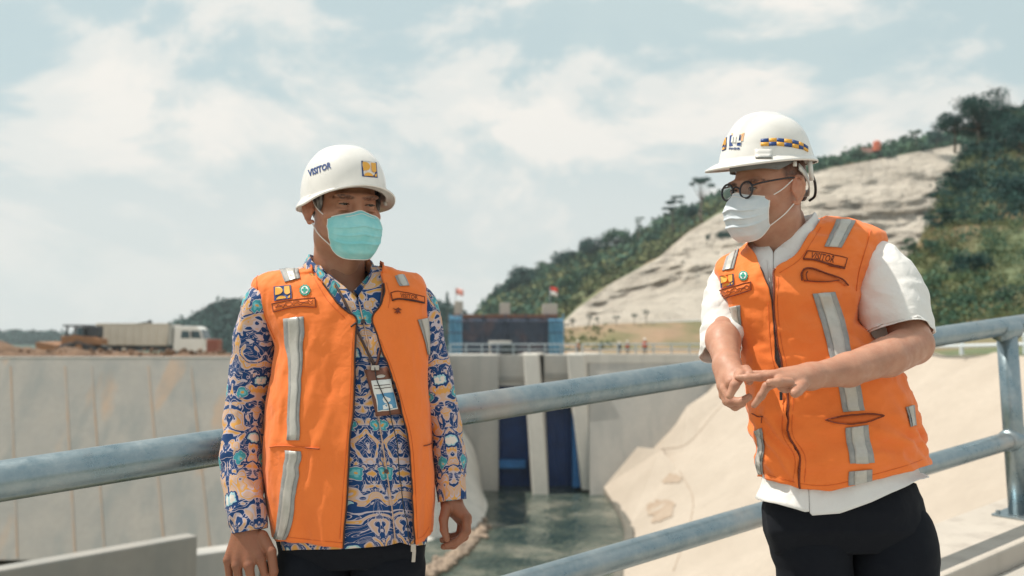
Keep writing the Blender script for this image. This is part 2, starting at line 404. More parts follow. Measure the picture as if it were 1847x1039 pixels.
# ---- gate structure (Y = 50)
YG = 50.0
def gx(px, Y=YG): return at(px, 640, Y)[0]
def gz(py, Y=YG): return at(900, py, Y)[2]
gate = thing('spillway_gate', 'pale concrete spillway gate with two dark blue openings above the water', 'gate', (gx(965), YG, gz(885)))
zt, zb = gz(640), -12
mb = MB(); mb.box((gx(760), YG, zb), (gx(899), YG + 3, zt)); mb.build('abutment', M['gatewall'], gate, bevel=.04)
mb = MB(); mb.box((gx(899), YG + .5, gz(697)), (gx(948), YG + 3, zt - .02)); mb.build('lintel', M['gatewall'], gate)
mb = MB(); mb.box((gx(982), YG + .5, gz(735)), (gx(1032), YG + 3, zt - .02)); mb.build('lintel', M['gatewall'], gate)
mb = MB(); mb.box((gx(899), YG + .38, gz(688)), (gx(948), YG + .52, gz(680))); mb.build('ledge', M['wall'], gate)
mb = MB(); mb.box((gx(982), YG + .38, gz(684)), (gx(1032), YG + .52, gz(674))); mb.build('ledge', M['wall'], gate)
mb = MB()   # central pier, leaning nose
mb.hexa([(gx(960), YG - 1.2, gz(890)), (gx(988), YG - 1.2, gz(890)), (gx(990), YG + 3, gz(890)), (gx(958), YG + 3, gz(890)),
         (gx(944), YG - .2, zt + .05), (gx(970), YG - .2, zt + .05), (gx(984), YG + 3, zt + .05), (gx(944), YG + 3, zt + .05)]); mb.build('pier', M['pier'], gate, bevel=.06)
mb = MB()
mb.hexa([(gx(1047), YG - .8, gz(880)), (gx(1066), YG - .8, gz(880)), (gx(1120), YG + 3, gz(880)), (gx(1046), YG + 3, gz(880)),
         (gx(1022), YG - .3, zt + .05), (gx(1052), YG - .3, zt + .05), (gx(1100), YG + 3, zt + .05), (gx(1030), YG + 3, zt + .05)]); mb.build('pier', M['pier'], gate, bevel=.06)
for (a, b, y0) in ((899, 960, 690), (984, 1050, 728)):
    mb = MB(); mb.box((gx(a), YG + 1.6, gz(892)), (gx(b), YG + 1.75, gz(y0)))
    for k in range(4):
        x = gx(a + (b - a) * (k + .5) / 4); mb.box((x - .06, YG + 1.45, gz(890)), (x + .06, YG + 1.6, gz(y0)))
    mb.build('gate_leaf', M['bluesteel'], gate)
mb = MB(); mb.box((gx(900), YG + .9, gz(849)), (gx(948), YG + 1.3, gz(834))); mb.build('cross_beam', M['bluebeam'], gate)
mb = MB(); mb.box((gx(1033), YG + .2, gz(880)), (gx(1050), YG + .8, gz(735))); mb.build('guide_rail', M['bluebeam'], gate)
t = thing('concrete_wall', 'smooth grey concrete wall to the right of the blue gate openings', 'wall', (gx(1180), YG, ZW))
G = sheet([[(1050, 640, 50.2), (1420, 640, 50.2)], [(1062, 652, 50.15), (1420, 652, 50.15)], [(1064, 900, 48.6), (1420, 900, 48.6)]], 30, 10)
grid_obj('wall_face', G, M['gatewall'], t)
mb = MB(); mb.box((gx(1050), YG + .1, zt - .45), (gx(1420), YG + .9, zt + .04)); mb.build('coping', M['pier'], t)

# ---- lit right bank and its wedge
crest = [(1345, 641, 49.2), (1500, 640, 43), (1620, 640, 37), (1750, 639, 31), (1900, 638, 26), (2400, 640, 18)]
foot = [(1086, 884, 50), (1108, 908, 45.6), (1124, 940, 41.5), (1129, 975, 38.2), (1110, 1045, 32.2), (1000, 1400, 18)]
crest, foot = catmull(np.array(crest, float), 8), catmull(np.array(foot, float), 8)
mid = [((1 - .55) * np.array(f) + .55 * np.array(c)) for f, c in zip(foot, crest)]
G = sheet([crest, mid, foot], 90, 30)
nn = np.stack([G[..., 0] * .25, G[..., 1] * .25, G[..., 2] * .5], -1)
G[..., 2] += .10 * fbm(nn, 3, 5) + .12 * np.abs(np.sin(np.linspace(0, 16, 90)))[None] ** 8
bank_o = tag(grid_obj('sloping_bank', G, M['bank']), 'broad sunlit cream concrete bank right of the water', 'bank')
w = thing('buttress', 'cream concrete wedge rising from the water edge below the grey wall', 'buttress', at(1150, 870, 46))
a0, a1, a2, a3, a4 = at(1089, 879, 48.4), at(1150, 806, 48.0), at(1192, 811, 46.5), at(1226, 850, 43.5), at(1205, 935, 40.5)
b0, b1 = at(1112, 915, 44.8), at(1128, 968, 39.6)
mb = MB(); mb.add([a0, a1, a2, a3, a4, b1, b0], [(0, 1, 2, 6), (2, 3, 5, 6), (3, 4, 5)])
lowv = [np.array((p[0] + .4, p[1] + .5, ZW - 2)) for p in (a0, a1, a2, a3, a4, b1, b0)]
mb.add([a0, a1, a2, a3, a4, b1, b0] + lowv, [(i, (i + 1) % 7, 7 + (i + 1) % 7, 7 + i) for i in range(7)]); wf1 = mb.build('wedge_face', M['bank'], w)
w2 = thing('buttress', 'taller cream concrete wedge against the grey wall, behind the lower wedge', 'buttress', at(1240, 760, 48))
c = [at(1189, 812, 47.6), at(1239, 733, 48.6), at(1302, 690, 49.0), at(1360, 690, 47), at(1300, 800, 45), at(1230, 850, 44.4)]
mb = MB(); mb.add(c, [(0, 1, 5), (1, 4, 5), (1, 2, 3, 4)]); lowv = [np.array((p[0] + .3, p[1] + .6, ZW - 2)) for p in c]
mb.add(c + lowv, [(i, (i + 1) % 6, 6 + (i + 1) % 6, 6 + i) for i in range(6)]); wf2 = mb.build('wedge_face', M['bank'], w2)
C = at(foot[:, 0], foot[:, 1], foot[:, 2]); C[:, 2] = ZW + .02; C = C[:34]; rimg = np.stack([C + np.array((-.10, -.05, -.02)), C + np.array((-.08, -.03, .16)), C + np.array((.06, .06, .22)), C + np.array((.35, .25, .22))])
tag(grid_obj('pool_rim', rimg, M['wet'], flip=False), 'dark wet curved concrete edge round the pool', 'pool rim')
# terrain from the crest back to the hill
crest = [(1345, 641, 49.2), (1500, 640, 43), (1620, 640, 37), (1750, 639, 31), (1900, 638, 26), (2400, 640, 18)]
G = sheet([crest, [(1345, 632, 70), (1500, 622, 66), (1620, 612, 58), (1750, 608, 52), (1900, 604, 48), (2500, 600, 44)], [(1345, 632, 128), (1500, 612, 128), (1700, 600, 110), (1900, 592, 90), (2100, 590, 80), (2700, 590, 70)]], 60, 16)
G[16:, :, 2] += .5 * fbm(G[16:] * .2, 3, 9)
tag(grid_obj('terrain', G, M['terrain']), kind='structure')
# left pale flare and rubble
F_ = [[(700, 715, 49.0), (770, 735, 49.3), (820, 762, 49.6), (850, 800, 49.8), (864, 840, 49.9), (868, 868, 49.9)], [(680, 850, 44), (770, 850, 44.5), (828, 850, 46), (858, 862, 47.8), (868, 880, 49.3), (872, 890, 49.8)],
           [(600, 1060, 33), (730, 1020, 35.6), (820, 985, 38.5), (864, 948, 41), (878, 920, 44.5), (879, 900, 47.6)]]
G = sheet([catmull(np.array(r_, float), 8) for r_ in F_], 48, 14)
tag(grid_obj('sloping_bank', G, M['pier']), 'pale rounded concrete flare left of the water', 'bank')
def rocks(name, centers, sizes, mat, seed=0):
    r = np.random.default_rng(seed); Vs, Fs = [], []
    bm = bmesh.new(); bmesh.ops.create_icosphere(bm, subdivisions=1, radius=1); base = np.array([v.co for v in bm.verts]); fc = np.array([[v.index for v in f.verts] for f in bm.faces]); bm.free()
    for i, (c, s) in enumerate(zip(centers, sizes)):
        Vs.append(base * (1 + .35 * (r.random((len(base), 1)) - .5)) * s * (0.7 + .6 * r.random(3)) + c); Fs.append(fc + i * len(base))
    return mesh_obj(name, np.vstack(Vs), np.vstack(Fs), mat, smooth=False)
cs, ss = [], []
for k in range(420):
    u = rng.random(); px = np.interp(u, (0, .4, 1), (876, 842, 770)) + rng.normal(0, 5); py = np.interp(u, (0, .4, 1), (950, 985, 1040)) + rng.normal(0, 6)
    Y = 8.67 * F0 / (py - 600); cs.append(at(px, py, Y) + np.array((0, 0, .02))); ss.append(rng.uniform(.05, .17))
tag(rocks('rubble', cs, ss, M['rockpile'], 3), 'brown rubble lining the left water edge', None, kind='stuff')

# ---- vegetation builders
def leaf_quads(C, R, per, size, r):
    """random leaf-sized quads through ellipsoid shells (C centres, R radii n x 3)"""
    n = len(C); d = r.normal(size=(n, per, 3)); d /= np.linalg.norm(d, axis=2, keepdims=True)
    rad = (r.random((n, per, 1)) ** 0.35) * (0.72 + 0.42 * r.random((n, per, 1)))
    P = (np.asarray(C)[:, None] + d * rad * np.asarray(R)[:, None]).reshape(-1, 3); k = len(P)
    a = r.normal(size=(k, 3)) + 0.5 * d.reshape(-1, 3); a /= np.linalg.norm(a, axis=1, keepdims=True)
    b = np.cross(a, r.normal(size=(k, 3))); b /= np.linalg.norm(b, axis=1, keepdims=True); c = np.cross(a, b)
    s = (size * (0.6 + 0.8 * r.random((k, 1))))
    V = np.stack([P - b * s, P - c * s * .55, P + b * s, P + c * s * .55], 1).reshape(-1, 3)
    return V, np.arange(k * 4).reshape(-1, 4)
def tree(name, label, base, h, cw, seed, mat='foliage_dark', kind='round', group=None, dens=1.0, lean=0.0):
    r = np.random.default_rng(seed); base = np.asarray(base, float)
    t = thing(name, label, 'tree', base, group)
    mb = MB(); top = base + np.array((lean * h, 0, h * .62)); pts = [base + (top - base) * u + np.array((r.normal(0, .02 * h), r.normal(0, .02 * h), 0)) * (0 < u < 1) for u in (0, .35, .7, 1)]
    for a, b, ra, rb in zip(pts[:-1], pts[1:], (.035, .028, .02), (.028, .02, .01)): mb.cyl(a - (0, 0, .3 if a is pts[0] else 0), b, ra * h, 8, rb * h)
    C, R = [], []
    if kind == 'round':
        for k in range(16):
            an = r.random() * 2 * PI; rr = cw * .5 * math.sqrt(r.random()) * .78; zz = h * r.uniform(.42, .9)
            rr *= 1 - max(0, (zz / h - .62)) * 1.4
            C.append(base + (lean * zz + rr * math.cos(an), rr * math.sin(an), zz)); q = cw * r.uniform(.13, .24); R.append((q, q, q * .7))
    elif kind == 'tiered':
        for k in range(15):
            lv = r.integers(0, 4); an = r.random() * 2 * PI; zz = h * (.45 + .16 * lv); rr = cw * .5 * r.random() * (1 - .12 * lv)
            C.append(base + (rr * math.cos(an), rr * math.sin(an), zz)); q = cw * r.uniform(.10, .2); R.append((q, q, q * .35))
    elif kind == 'umbrella':
        for k in range(12):
            an = r.random() * 2 * PI; rr = cw * .42 * math.sqrt(r.random()); zz = h * r.uniform(.74, .95)
            C.append(base + (rr * math.cos(an), rr * math.sin(an), zz)); q = cw * r.uniform(.12, .2); R.append((q, q, q * .5))
    elif kind == 'conifer':
        for k in range(16):
            u = k / 15; zz = h * (.15 + .83 * u); q = cw * .5 * (1 - u) * .9 + .03 * h; an = r.random() * 6.3
            C.append(base + (q * .3 * math.cos(an), q * .3 * math.sin(an), zz)); R.append((q, q, h * .05))
    for c in C[:7]: mb.cyl(pts[2], c, .012 * h, 6, .004 * h)
    mb.build('trunk', M['trunk'], t, smooth=True)
    V, Fq = leaf_quads(np.array(C), np.array(R), int(150 * dens), cw * .027 / math.sqrt(dens), r)
    mesh_obj('crown', V, Fq, M[mat], t, smooth=False)
    return t
def copy_thing(src, loc, rz, sc, label, group):
    o = src.copy(); COL.objects.link(o); o.location = tuple(loc); o.rotation_euler = (0, 0, rz); o.scale = (sc, sc, sc)
    o['label'] = label; o['group'] = group; ROOT[o.name] = np.array(loc)
    for ch in src.children:
        c = ch.copy(); COL.objects.link(c); c.parent = o
    return o
def cover(name, G, count, rad, mat, seed, label, per=40, umin=0, umax=1, vmin=0, vmax=1, leaf=.28):
    """ground cover over a sheet: many small leafy clumps joined into one object"""
    r = np.random.default_rng(seed); n, m = G.shape[:2]
    i = (vmin + (vmax - vmin) * r.random(count)) * (n - 2); j = (umin + (umax - umin) * r.random(count)) * (m - 2)
    i0, j0 = i.astype(int), j.astype(int); fi, fj = (i - i0)[:, None], (j - j0)[:, None]
    P = G[i0, j0] * (1 - fi) * (1 - fj) + G[i0 + 1, j0] * fi * (1 - fj) + G[i0, j0 + 1] * (1 - fi) * fj + G[i0 + 1, j0 + 1] * fi * fj
    q = rad * (0.45 + 0.9 * r.random(count) ** 2); R = np.stack([q, q, q * .75], 1)
    V, Fq = leaf_quads(P + np.array((0, 0, .3)) * q[:, None], R, per, 1.0, r)
    s = np.repeat(q * leaf, per * 4)[:, None]; cen = V.reshape(-1, 4, 3).mean(1); V = np.repeat(cen, 4, 0) + (V - np.repeat(cen, 4, 0)) * s
    o = mesh_obj(name, V, Fq, mat, smooth=False); return tag(o, label, None, kind='stuff')

# ---- hills
ridge = [(1004, 592, 160), (1040, 558, 170), (1100, 513, 185), (1190, 464, 200), (1240, 420, 210), (1292, 388, 216), (1345, 366, 220), (1400, 335, 225), (1480, 306, 230), (1600, 284, 235), (1700, 266, 240), (1762, 254, 240), (1900, 228, 240), (2300, 170, 240)]
basel = [(1000, 600, 148), (1030, 596, 148), (1080, 589, 148), (1150, 582, 148), (1210, 579, 148), (1270, 577, 148), (1330, 580, 148), (1400, 584, 146), (1480, 590, 144), (1600, 596, 140), (1700, 600, 136), (1800, 600, 132), (1950, 600, 125), (2300, 600, 115)]
mid1 = [tuple(.62 * np.array(b) + .38 * np.array(r_)) for b, r_ in zip(basel, ridge)]
mid2 = [tuple(.28 * np.array(b) + .72 * np.array(r_) + np.array((0, -4, 0))) for b, r_ in zip(basel, ridge)]
WH = sheet([basel, mid1, mid2, ridge], 200, 34)
q = np.stack([WH[..., 0] * .03 + WH[..., 2] * .01, WH[..., 1] * .02, WH[..., 2] * .14 - WH[..., 0] * .02], -1)
fal = np.sin(np.linspace(0, PI, WH.shape[0]))[:, None]
WH[..., 1] += fal * (4.0 * fbm(q, 5, 21) + 3.0 * np.abs(fbm(q * 2.3, 4, 33)) + 1.8 * fbm(q * 7, 3, 35))
WH[..., 2] += fal * 1.2 * fbm(q * 1.7, 3, 41)
hill = grid_obj('rocky_hillside', WH, M['rock']); tag(hill, kind='structure')
back = [(p[0], p[1] + 25, p[2] + 70) for p in ridge]
GB = sheet([ridge, [(p[0], p[1] - (14 if p[0] > 1380 else 2), p[2] + 16) for p in ridge], back], 110, 12)
GB[6:, :, 2] += 1.2 * fbm(GB[6:] * .08, 3, 3)
tag(grid_obj('terrain', GB, M['terrain']), kind='structure')
cover('undergrowth', GB, 900, 1.9, M['foliage_mid'], 5, 'green scrub along the top of the pale slope', umin=.60, umax=1, vmin=.02, vmax=.6)
# green ridge behind, left
gr = [(850, 600, 300), (885, 556, 300), (915, 528, 300), (960, 508, 300), (1000, 490, 300), (1050, 464, 300), (1130, 438, 300), (1190, 404, 300), (1250, 388, 300), (1310, 356, 300), (1420, 330, 300)]
gb = [(850, 640, 200), (885, 632, 200), (915, 628, 200), (960, 622, 200), (1010, 600, 190), (1060, 570, 205), (1140, 520, 220), (1210, 470, 235), (1270, 430, 240), (1330, 400, 250), (1420, 360, 250)]
GR = sheet([gb, gr, [(p[0], p[1] + 40, 420) for p in gr]], 70, 24)
GR[:25, :, 2] += 2.0 * fbm(GR[:25] * .05, 3, 8)
tag(grid_obj('hill', GR, M['terrain']), kind='structure')
cover('undergrowth', GR, 2600, 2.5, M['foliage_mid'], 11, 'teal green trees and scrub covering the ridge left of the pale slope', vmin=.16, vmax=.53)
cover('undergrowth', GR, 1300, 2.5, M['foliage_olive'], 12, 'olive scrub low on the ridge left of the pale slope', vmin=.08, vmax=.43, umin=.05, umax=.92)
# far hills, left
fh = [(300, 600, 380), (345, 586, 380), (375, 570, 380), (405, 556, 380), (440, 548, 380), (520, 540, 380), (620, 536, 380), (720, 540, 380), (790, 548, 380), (830, 572, 380), (880, 598, 380)]
FH = sheet([[(p[0], 648, 300) for p in fh], fh, [(p[0], p[1] + 40, 520) for p in fh]], 60, 14)
FH[:15, :, 2] += 1.5 * fbm(FH[:15] * .04, 3, 2)
tag(grid_obj('hill', FH, M['farhill']), kind='structure')
cover('undergrowth', FH, 1500, 3.2, M['foliage_dark'], 17, 'hazy forest on the hill behind the truck', vmin=.03, vmax=.52)
f2 = [(-500, 600, 760), (-200, 604, 760), (0, 603, 760), (60, 603, 760), (110, 605, 760), (240, 612, 760), (420, 616, 760)]
F2 = sheet([[(p[0], 642, 600) for p in f2], f2, [(p[0], p[1] + 30, 900) for p in f2]], 60, 10)
tag(grid_obj('hill', F2, M['farhill']), kind='structure')
cover('undergrowth', F2, 1300, 4.2, M['foliage_dark'], 19, 'line of bluish trees on the far left horizon', vmin=.25, vmax=.5)
# terrace below the pale slope
TR = sheet([[(990, 642, 118), (1100, 640, 118), (1300, 638, 118), (1500, 634, 116)], [(1000, 634, 124), (1100, 628, 124), (1300, 622, 124), (1500, 615, 122)],
            [(1006, 592, 134), (1100, 584, 134), (1285, 578, 134), (1500, 582, 130)], [(1010, 600, 150), (1100, 592, 150), (1285, 584, 150), (1500, 590, 146)]], 70, 10)
TR[8:22, :, 1] += .8 * fbm(TR[8:22] * .2, 3, 4)
tag(grid_obj('embankment', TR, M['terrace']), kind='structure')
cover('undergrowth', TR, 70, .45, M['foliage_olive'], 23, 'olive weeds on the brown terrace below the pale slope', vmin=.30, vmax=.7, umax=.35)
# near green hill on the right
hr = [(604, 1560, 58), (560, 1618, 63), (510, 1632, 69), (455, 1640, 76), (405, 1682, 84), (345, 1696, 92), (290, 1730, 100), (240, 1775, 107), (206, 1822, 113)]
rows = []
for py, lx, Y in hr:
    rows.append([(lx + 34, py + 14, Y + 34), (lx, py, Y), (lx + 60, py - 4, Y - 3), (lx + 160, py - 10, Y - 6), (lx + 330, py - 14, Y - 10), (lx + 800, py - 14, Y - 14)])
py, lx, Y = hr[-1]
rows.append([(lx + 40, py + 10, Y + 50), (lx + 6, py + 2, Y + 14), (lx + 60, py - 2, Y + 14), (lx + 160, py - 4, Y + 14), (lx + 330, py - 8, Y + 14), (lx + 800, py - 8, Y + 14)])
NH = sheet(rows, 90, 10)
NH[..., 2] += .45 * fbm(NH * .18, 4, 6); NH[..., 1] += .8 * fbm(NH * .12, 3, 16)
tag(grid_obj('hillside', NH, M['terrain']), kind='structure')
cover('undergrowth', NH, 3000, .70, M['foliage_olive'], 31, 'brownish green grass and low weeds on the near hillside', per=60, vmin=.0, vmax=.97, umin=.2, leaf=.11)
cover('undergrowth', NH, 420, 1.0, M['foliage_mid'], 32, 'green shrubs scattered over the near hillside', vmin=.0, vmax=.95, umin=.18, per=130, leaf=.11)
cover('undergrowth', NH, 620, 1.25, M['foliage_dark'], 37, 'dark scrub thick on the upper part of the near hillside', vmin=.42, vmax=1, umin=.19, per=130, leaf=.11)
# ================================================================== TREES
def trees_at(specs, group):
    for (name, label, px, py, Y, hpx, wpx, seed, mat, kind, dens) in specs:
        s = Y / F0
        if group == 'trees along the left ridge': hpx, wpx = hpx * 1.4, wpx * 1.4
        tree(name, label, at(px, py, Y) - np.array((0, 0, .05 * hpx * s)), hpx * s, wpx * s, seed, mat, kind, group, dens)
trees_at([
    ('tree', 'big dark spreading tree standing highest on the right skyline', 1764, 290, 104, 142, 138, 1, 'foliage_dark', 'round', 3.4),
    ('tree', 'dark rounded tree leaning out just left of the big skyline tree', 1722, 268, 106, 74, 76, 2, 'foliage_dark', 'round', 1.6),
    ('tree', 'dark tree at the right edge below the big skyline tree', 1832, 300, 98, 96, 110, 3, 'foliage_dark', 'round', 1.8),
    ('tree', 'dark tree just under the big skyline tree, beside the rock edge', 1772, 330, 98, 82, 96, 4, 'foliage_dark', 'round', 1.6),
    ('tree', 'dark bushy tree overhanging the upper right end of the pale rock', 1738, 380, 90, 78, 92, 5, 'foliage_dark', 'tiered', 1.6),
    ('tree', 'dark tree in the middle of the right hillside by the frame edge', 1822, 400, 84, 86, 100, 6, 'foliage_dark', 'round', 1.6),
    ('tree', 'low dark tree spreading over the lower right end of the pale rock', 1712, 436, 80, 62, 84, 7, 'foliage_dark', 'tiered', 1.5),
    ('tree', 'mid green tree below the overhanging dark tree on the right hillside', 1766, 430, 80, 50, 70, 8, 'foliage_mid', 'round', 1.3),
], 'trees on the right hillside')
trees_at([
    ('shrub', 'large dark round shrub alone on the grassy right hillside', 1752, 512, 66, 58, 84, 9, 'foliage_dark', 'round', 1.5),
    ('shrub', 'dark shrub low at the right frame edge above the rail', 1836, 585, 56, 78, 80, 10, 'foliage_dark', 'round', 1.4),
    ('shrub', 'small upright green shrub at the foot of the pale rock, beside the white sleeve', 1640, 470, 74, 46, 34, 12, 'foliage_mid', 'round', 1.0),
    ('shrub', 'green shrub on the slope right of the small upright shrub', 1682, 470, 73, 40, 52, 13, 'foliage_mid', 'round', 1.0),
    ('shrub', 'broad green shrub low on the right hillside just above the rail', 1745, 578, 58, 46, 74, 14, 'foliage_mid', 'round', 1.2),
], 'shrubs on the right hillside')
trees_at([
    ('tree', 'lone slim tree with a flat crown beside the right helmet brim', 1266, 396, 205, 60, 36, 21, 'foliage_dark', 'umbrella', 1.0),
    ('tree', 'tall thin tiered tree on the ridge left of the lone slim tree', 1214, 412, 250, 46, 36, 22, 'foliage_dark', 'tiered', 1.0),
    ('tree', 'short ridge tree just below the tall thin tiered tree', 1236, 404, 240, 26, 34, 23, 'foliage_mid', 'round', .8),
    ('tree', 'small thin pale tree low on the ridge line', 1152, 432, 270, 32, 20, 24, 'foliage_mid', 'tiered', .7),
    ('tree', 'rounded dark tree where the ridge begins to climb', 1070, 470, 280, 34, 46, 25, 'foliage_dark', 'round', .9),
    ('tree', 'broad dark tree midway down the left ridge', 1030, 492, 285, 32, 52, 26, 'foliage_dark', 'round', .9),
    ('tree', 'dark leafy tree at the lower end of the left ridge', 940, 530, 290, 38, 54, 27, 'foliage_dark', 'round', 1.0),
    ('tree', 'small dark tree at the foot of the left ridge behind the columns', 912, 548, 288, 26, 34, 28, 'foliage_dark', 'round', .8),
    ('tree', 'mid green tree on the ridge between the broad tree and the lower end', 984, 512, 288, 30, 44, 29, 'foliage_mid', 'round', .8),
    ('tree', 'mid green tree on the climbing ridge above the pale slope edge', 1112, 452, 275, 28, 46, 30, 'foliage_mid', 'round', .8),
    ('tree', 'low dark tree on the ridge just left of the lone slim tree', 1252, 400, 225, 24, 30, 40, 'foliage_dark', 'round', .8),
], 'trees along the left ridge')
trees_at([
    ('conifer_tree', 'pointed hazy conifer behind the blue netted building', 807, 596, 240, 72, 26, 31, 'foliage_dark', 'conifer', 1.0),
    ('tree', 'hazy tree beside the left man’s shoulder', 795, 596, 250, 50, 36, 32, 'foliage_dark', 'round', .8),
    ('tree', 'hazy tree crowning the hill behind the truck', 413, 566, 370, 24, 40, 33, 'foliage_dark', 'umbrella', .8),
], 'hazy trees on the far hill')
trees_at([
    ('tree', 'tree with feathery crown on the skyline above the pale slope', 1652, 258, 238, 24, 26, 34, 'foliage_mid', 'umbrella', .7),
    ('shrub', 'green bush on the skyline beside the dark hut', 1545, 284, 236, 14, 36, 35, 'foliage_mid', 'round', .7),
    ('shrub', 'leafy mound on the skyline at the right end of the pale slope', 1690, 262, 232, 26, 50, 36, 'foliage_dark', 'round', .9),
], 'plants along the top of the pale slope')
for i, (px, py, hp) in enumerate(((1033, 597, 24), (1063, 592, 26), (1079, 591, 20), (1112, 586, 18), (1144, 583, 18), (1166, 582, 24))):
    lab = ['first small plant from the blue netted building on the terrace edge', 'tallest small plant near the left end of the terrace edge', 'small plant third from the blue netted building on the terrace edge',
           'low leaning plant midway along the terrace edge', 'thin small plant left of the last plant on the terrace edge', 'last small upright plant on the terrace edge beside the white sleeve'][i]
    trees_at([('shrub', lab, px, py, 133, hp, 13, 50 + i, 'foliage_dark', 'umbrella', .4)], 'small plants on the terrace edge')
trees_at([('shrub', 'dark bush on a ledge of the pale slope behind the right man’s mask', 1304, 432, 190, 14, 32, 61, 'foliage_dark', 'round', .6),
          ('shrub', 'small dark bush on a ledge of the pale slope left of the mask', 1276, 438, 190, 16, 14, 62, 'foliage_dark', 'round', .5)], 'bushes on the pale slope')

# ================================================================== FAR OBJECTS
P_ = {}
P_['beige'] = pm('dusty_beige_paint', (.66, .61, .54), (.58, .53, .46), scale=.6, rough=.6)
P_['white'] = pm('dusty_white_paint', (.80, .79, .77), (.74, .73, .70), scale=.8, rough=.45)
P_['dark'] = pm('dark_chassis', (.035, .045, .06), (.06, .06, .065), scale=2, rough=.7)
P_['glass'] = pm('dark_window_glass', (.03, .07, .09), rough=.12)
P_['orange'] = pm('worn_orange_machine_paint', (.36, .165, .065), (.22, .11, .055), scale=1.5, rough=.6)
P_['redbox'] = pm('brick_red_steel', (.33, .10, .065), (.25, .08, .05), scale=1, rough=.6)
P_['net'] = pm('blue_grey_netting', (.060, .080, .125), (.040, .055, .090), scale=1.1, rough=.9, c3=(.10, .085, .11), s3=.5)
P_['netblue'] = pm('bright_blue_netting', (.14, .36, .55), (.10, .26, .42), scale=1.2, rough=.9)
P_['rustbeam'] = pm('reddish_formwork', (.22, .115, .09), (.16, .09, .075), scale=2, rough=.9)
P_['tyre'] = pm('tyre_rubber', (.03, .03, .035), rough=.9)
P_['red'] = pm('flag_red', (.62, .06, .04), rough=.8); P_['flagwhite'] = pm('flag_white', (.8, .8, .78), rough=.8)
P_['pink'] = pm('faded_red_flag', (.75, .33, .28), rough=.8)
P_['tarp'] = pm('black_tarpaulin', (.02, .03, .035), (.035, .045, .05), scale=2, rough=.7)

# dirt ridge along the top of the left wall
rows = [[(-300, 645, 43.2), (0, 645, 43.2), (100, 645, 43.2), (200, 645, 43.2), (300, 645, 43.2), (400, 645, 43.2), (470, 645, 43.2)],
        [(-300, 604, 46), (-10, 611, 46), (40, 632, 46), (100, 633, 46), (200, 637, 46), (300, 640, 46), (400, 641, 46), (470, 644, 46)],
        [(-300, 646, 52), (0, 643, 52), (100, 643, 52), (200, 643, 52), (300, 643, 52), (400, 643, 52), (470, 644, 52)]]
G = sheet(rows, 120, 10); G[1:-1, :, 2] += .22 * fbm(G[1:-1] * .9, 4, 77)
tag(grid_obj('dirt_mound', G, M['dirt']), 'ridge of brown earth along the wall top in front of the truck', 'dirt mound')
cl = [at(rng.uniform(0, 400), 640, 45) + np.array((0, rng.uniform(-1, 1), rng.uniform(0, .25))) for _ in range(160)]
tag(rocks('rubble', cl, rng.uniform(.03, .11, 160), M['dirt'], 9), 'loose clods of earth on the dirt ridge', None, kind='stuff')

YT = 95.0
tx = lambda px: at(px, 600, YT)[0]
tz = lambda py: at(900, py, YT)[2]
zg = tz(640)
tr = thing('dump_truck', 'beige and white dump truck parked on the far embankment', 'truck', (tx(280), YT, zg))
mb = MB()
mb.hexa([(tx(187), YT - 1.25, tz(622)), (tx(309), YT - 1.25, tz(623)), (tx(309), YT + 1.25, tz(623)), (tx(187), YT + 1.25, tz(622)),
         (tx(182), YT - 1.3, tz(583)), (tx(312), YT - 1.3, tz(586)), (tx(312), YT + 1.3, tz(586)), (tx(182), YT + 1.3, tz(583))])
mb.build('dump_bed', P_['beige'], tr, bevel=.05)
for k in range(9):
    px = 192 + k * 14; mb = MB(); mb.box((tx(px) - .07, YT - 1.37, tz(621)), (tx(px) + .07, YT - 1.27, tz(586))); mb.build('rib', P_['beige'], tr)
mb = MB(); mb.box((tx(184), YT - 1.36, tz(586)), (tx(312), YT - 1.26, tz(583.5))); mb.build('top_rail', P_['beige'], tr)
mb = MB(); mb.box((tx(311), YT - 1.2, tz(622)), (tx(318), YT + 1.2, tz(585))); mb.build('headboard', pm('grey_headboard', (.42, .42, .40), rough=.6), tr)
mb = MB(); mb.box((tx(190), YT - .8, tz(632)), (tx(350), YT + .8, tz(624))); mb.build('chassis', P_['dark'], tr)
mb = MB()
cabp = [(320, 634), (371, 634), (374, 622), (374, 612), (368, 594), (360, 589), (322, 588)]
V0 = [(tx(a), YT - 1.2, tz(b)) for a, b in cabp]; V1 = [(tx(a), YT + 1.2, tz(b)) for a, b in cabp]; n = len(cabp)
mb.add(V0 + V1, [tuple(range(n)), tuple(range(n, 2 * n))[::-1]] + [(i, n + i, n + (i + 1) % n, (i + 1) % n) for i in range(n)])
cab = mb.build('cab', P_['white'], tr, bevel=.06)
mb = MB(); mb.hexa([(tx(334), YT - 1.23, tz(610)), (tx(350), YT - 1.23, tz(610)), (tx(350), YT - 1.19, tz(610)), (tx(334), YT - 1.19, tz(610)),
                    (tx(335), YT - 1.23, tz(597)), (tx(348), YT - 1.23, tz(597)), (tx(348), YT - 1.19, tz(597)), (tx(335), YT - 1.19, tz(597))]); mb.build('side_window', P_['glass'], cab)
mb = MB(); a = np.array((tx(374.3), YT, tz(611))); b = np.array((tx(368.3), YT, tz(595)))
mb.hexa([a + (0, -1.05, 0), a + (.03, -1.05, 0), a + (.03, 1.05, 0), a + (0, 1.05, 0), b + (0, -1.05, 0), b + (.03, -1.05, 0), b + (.03, 1.05, 0), b + (0, 1.05, 0)]); mb.build('windscreen', P_['glass'], cab)
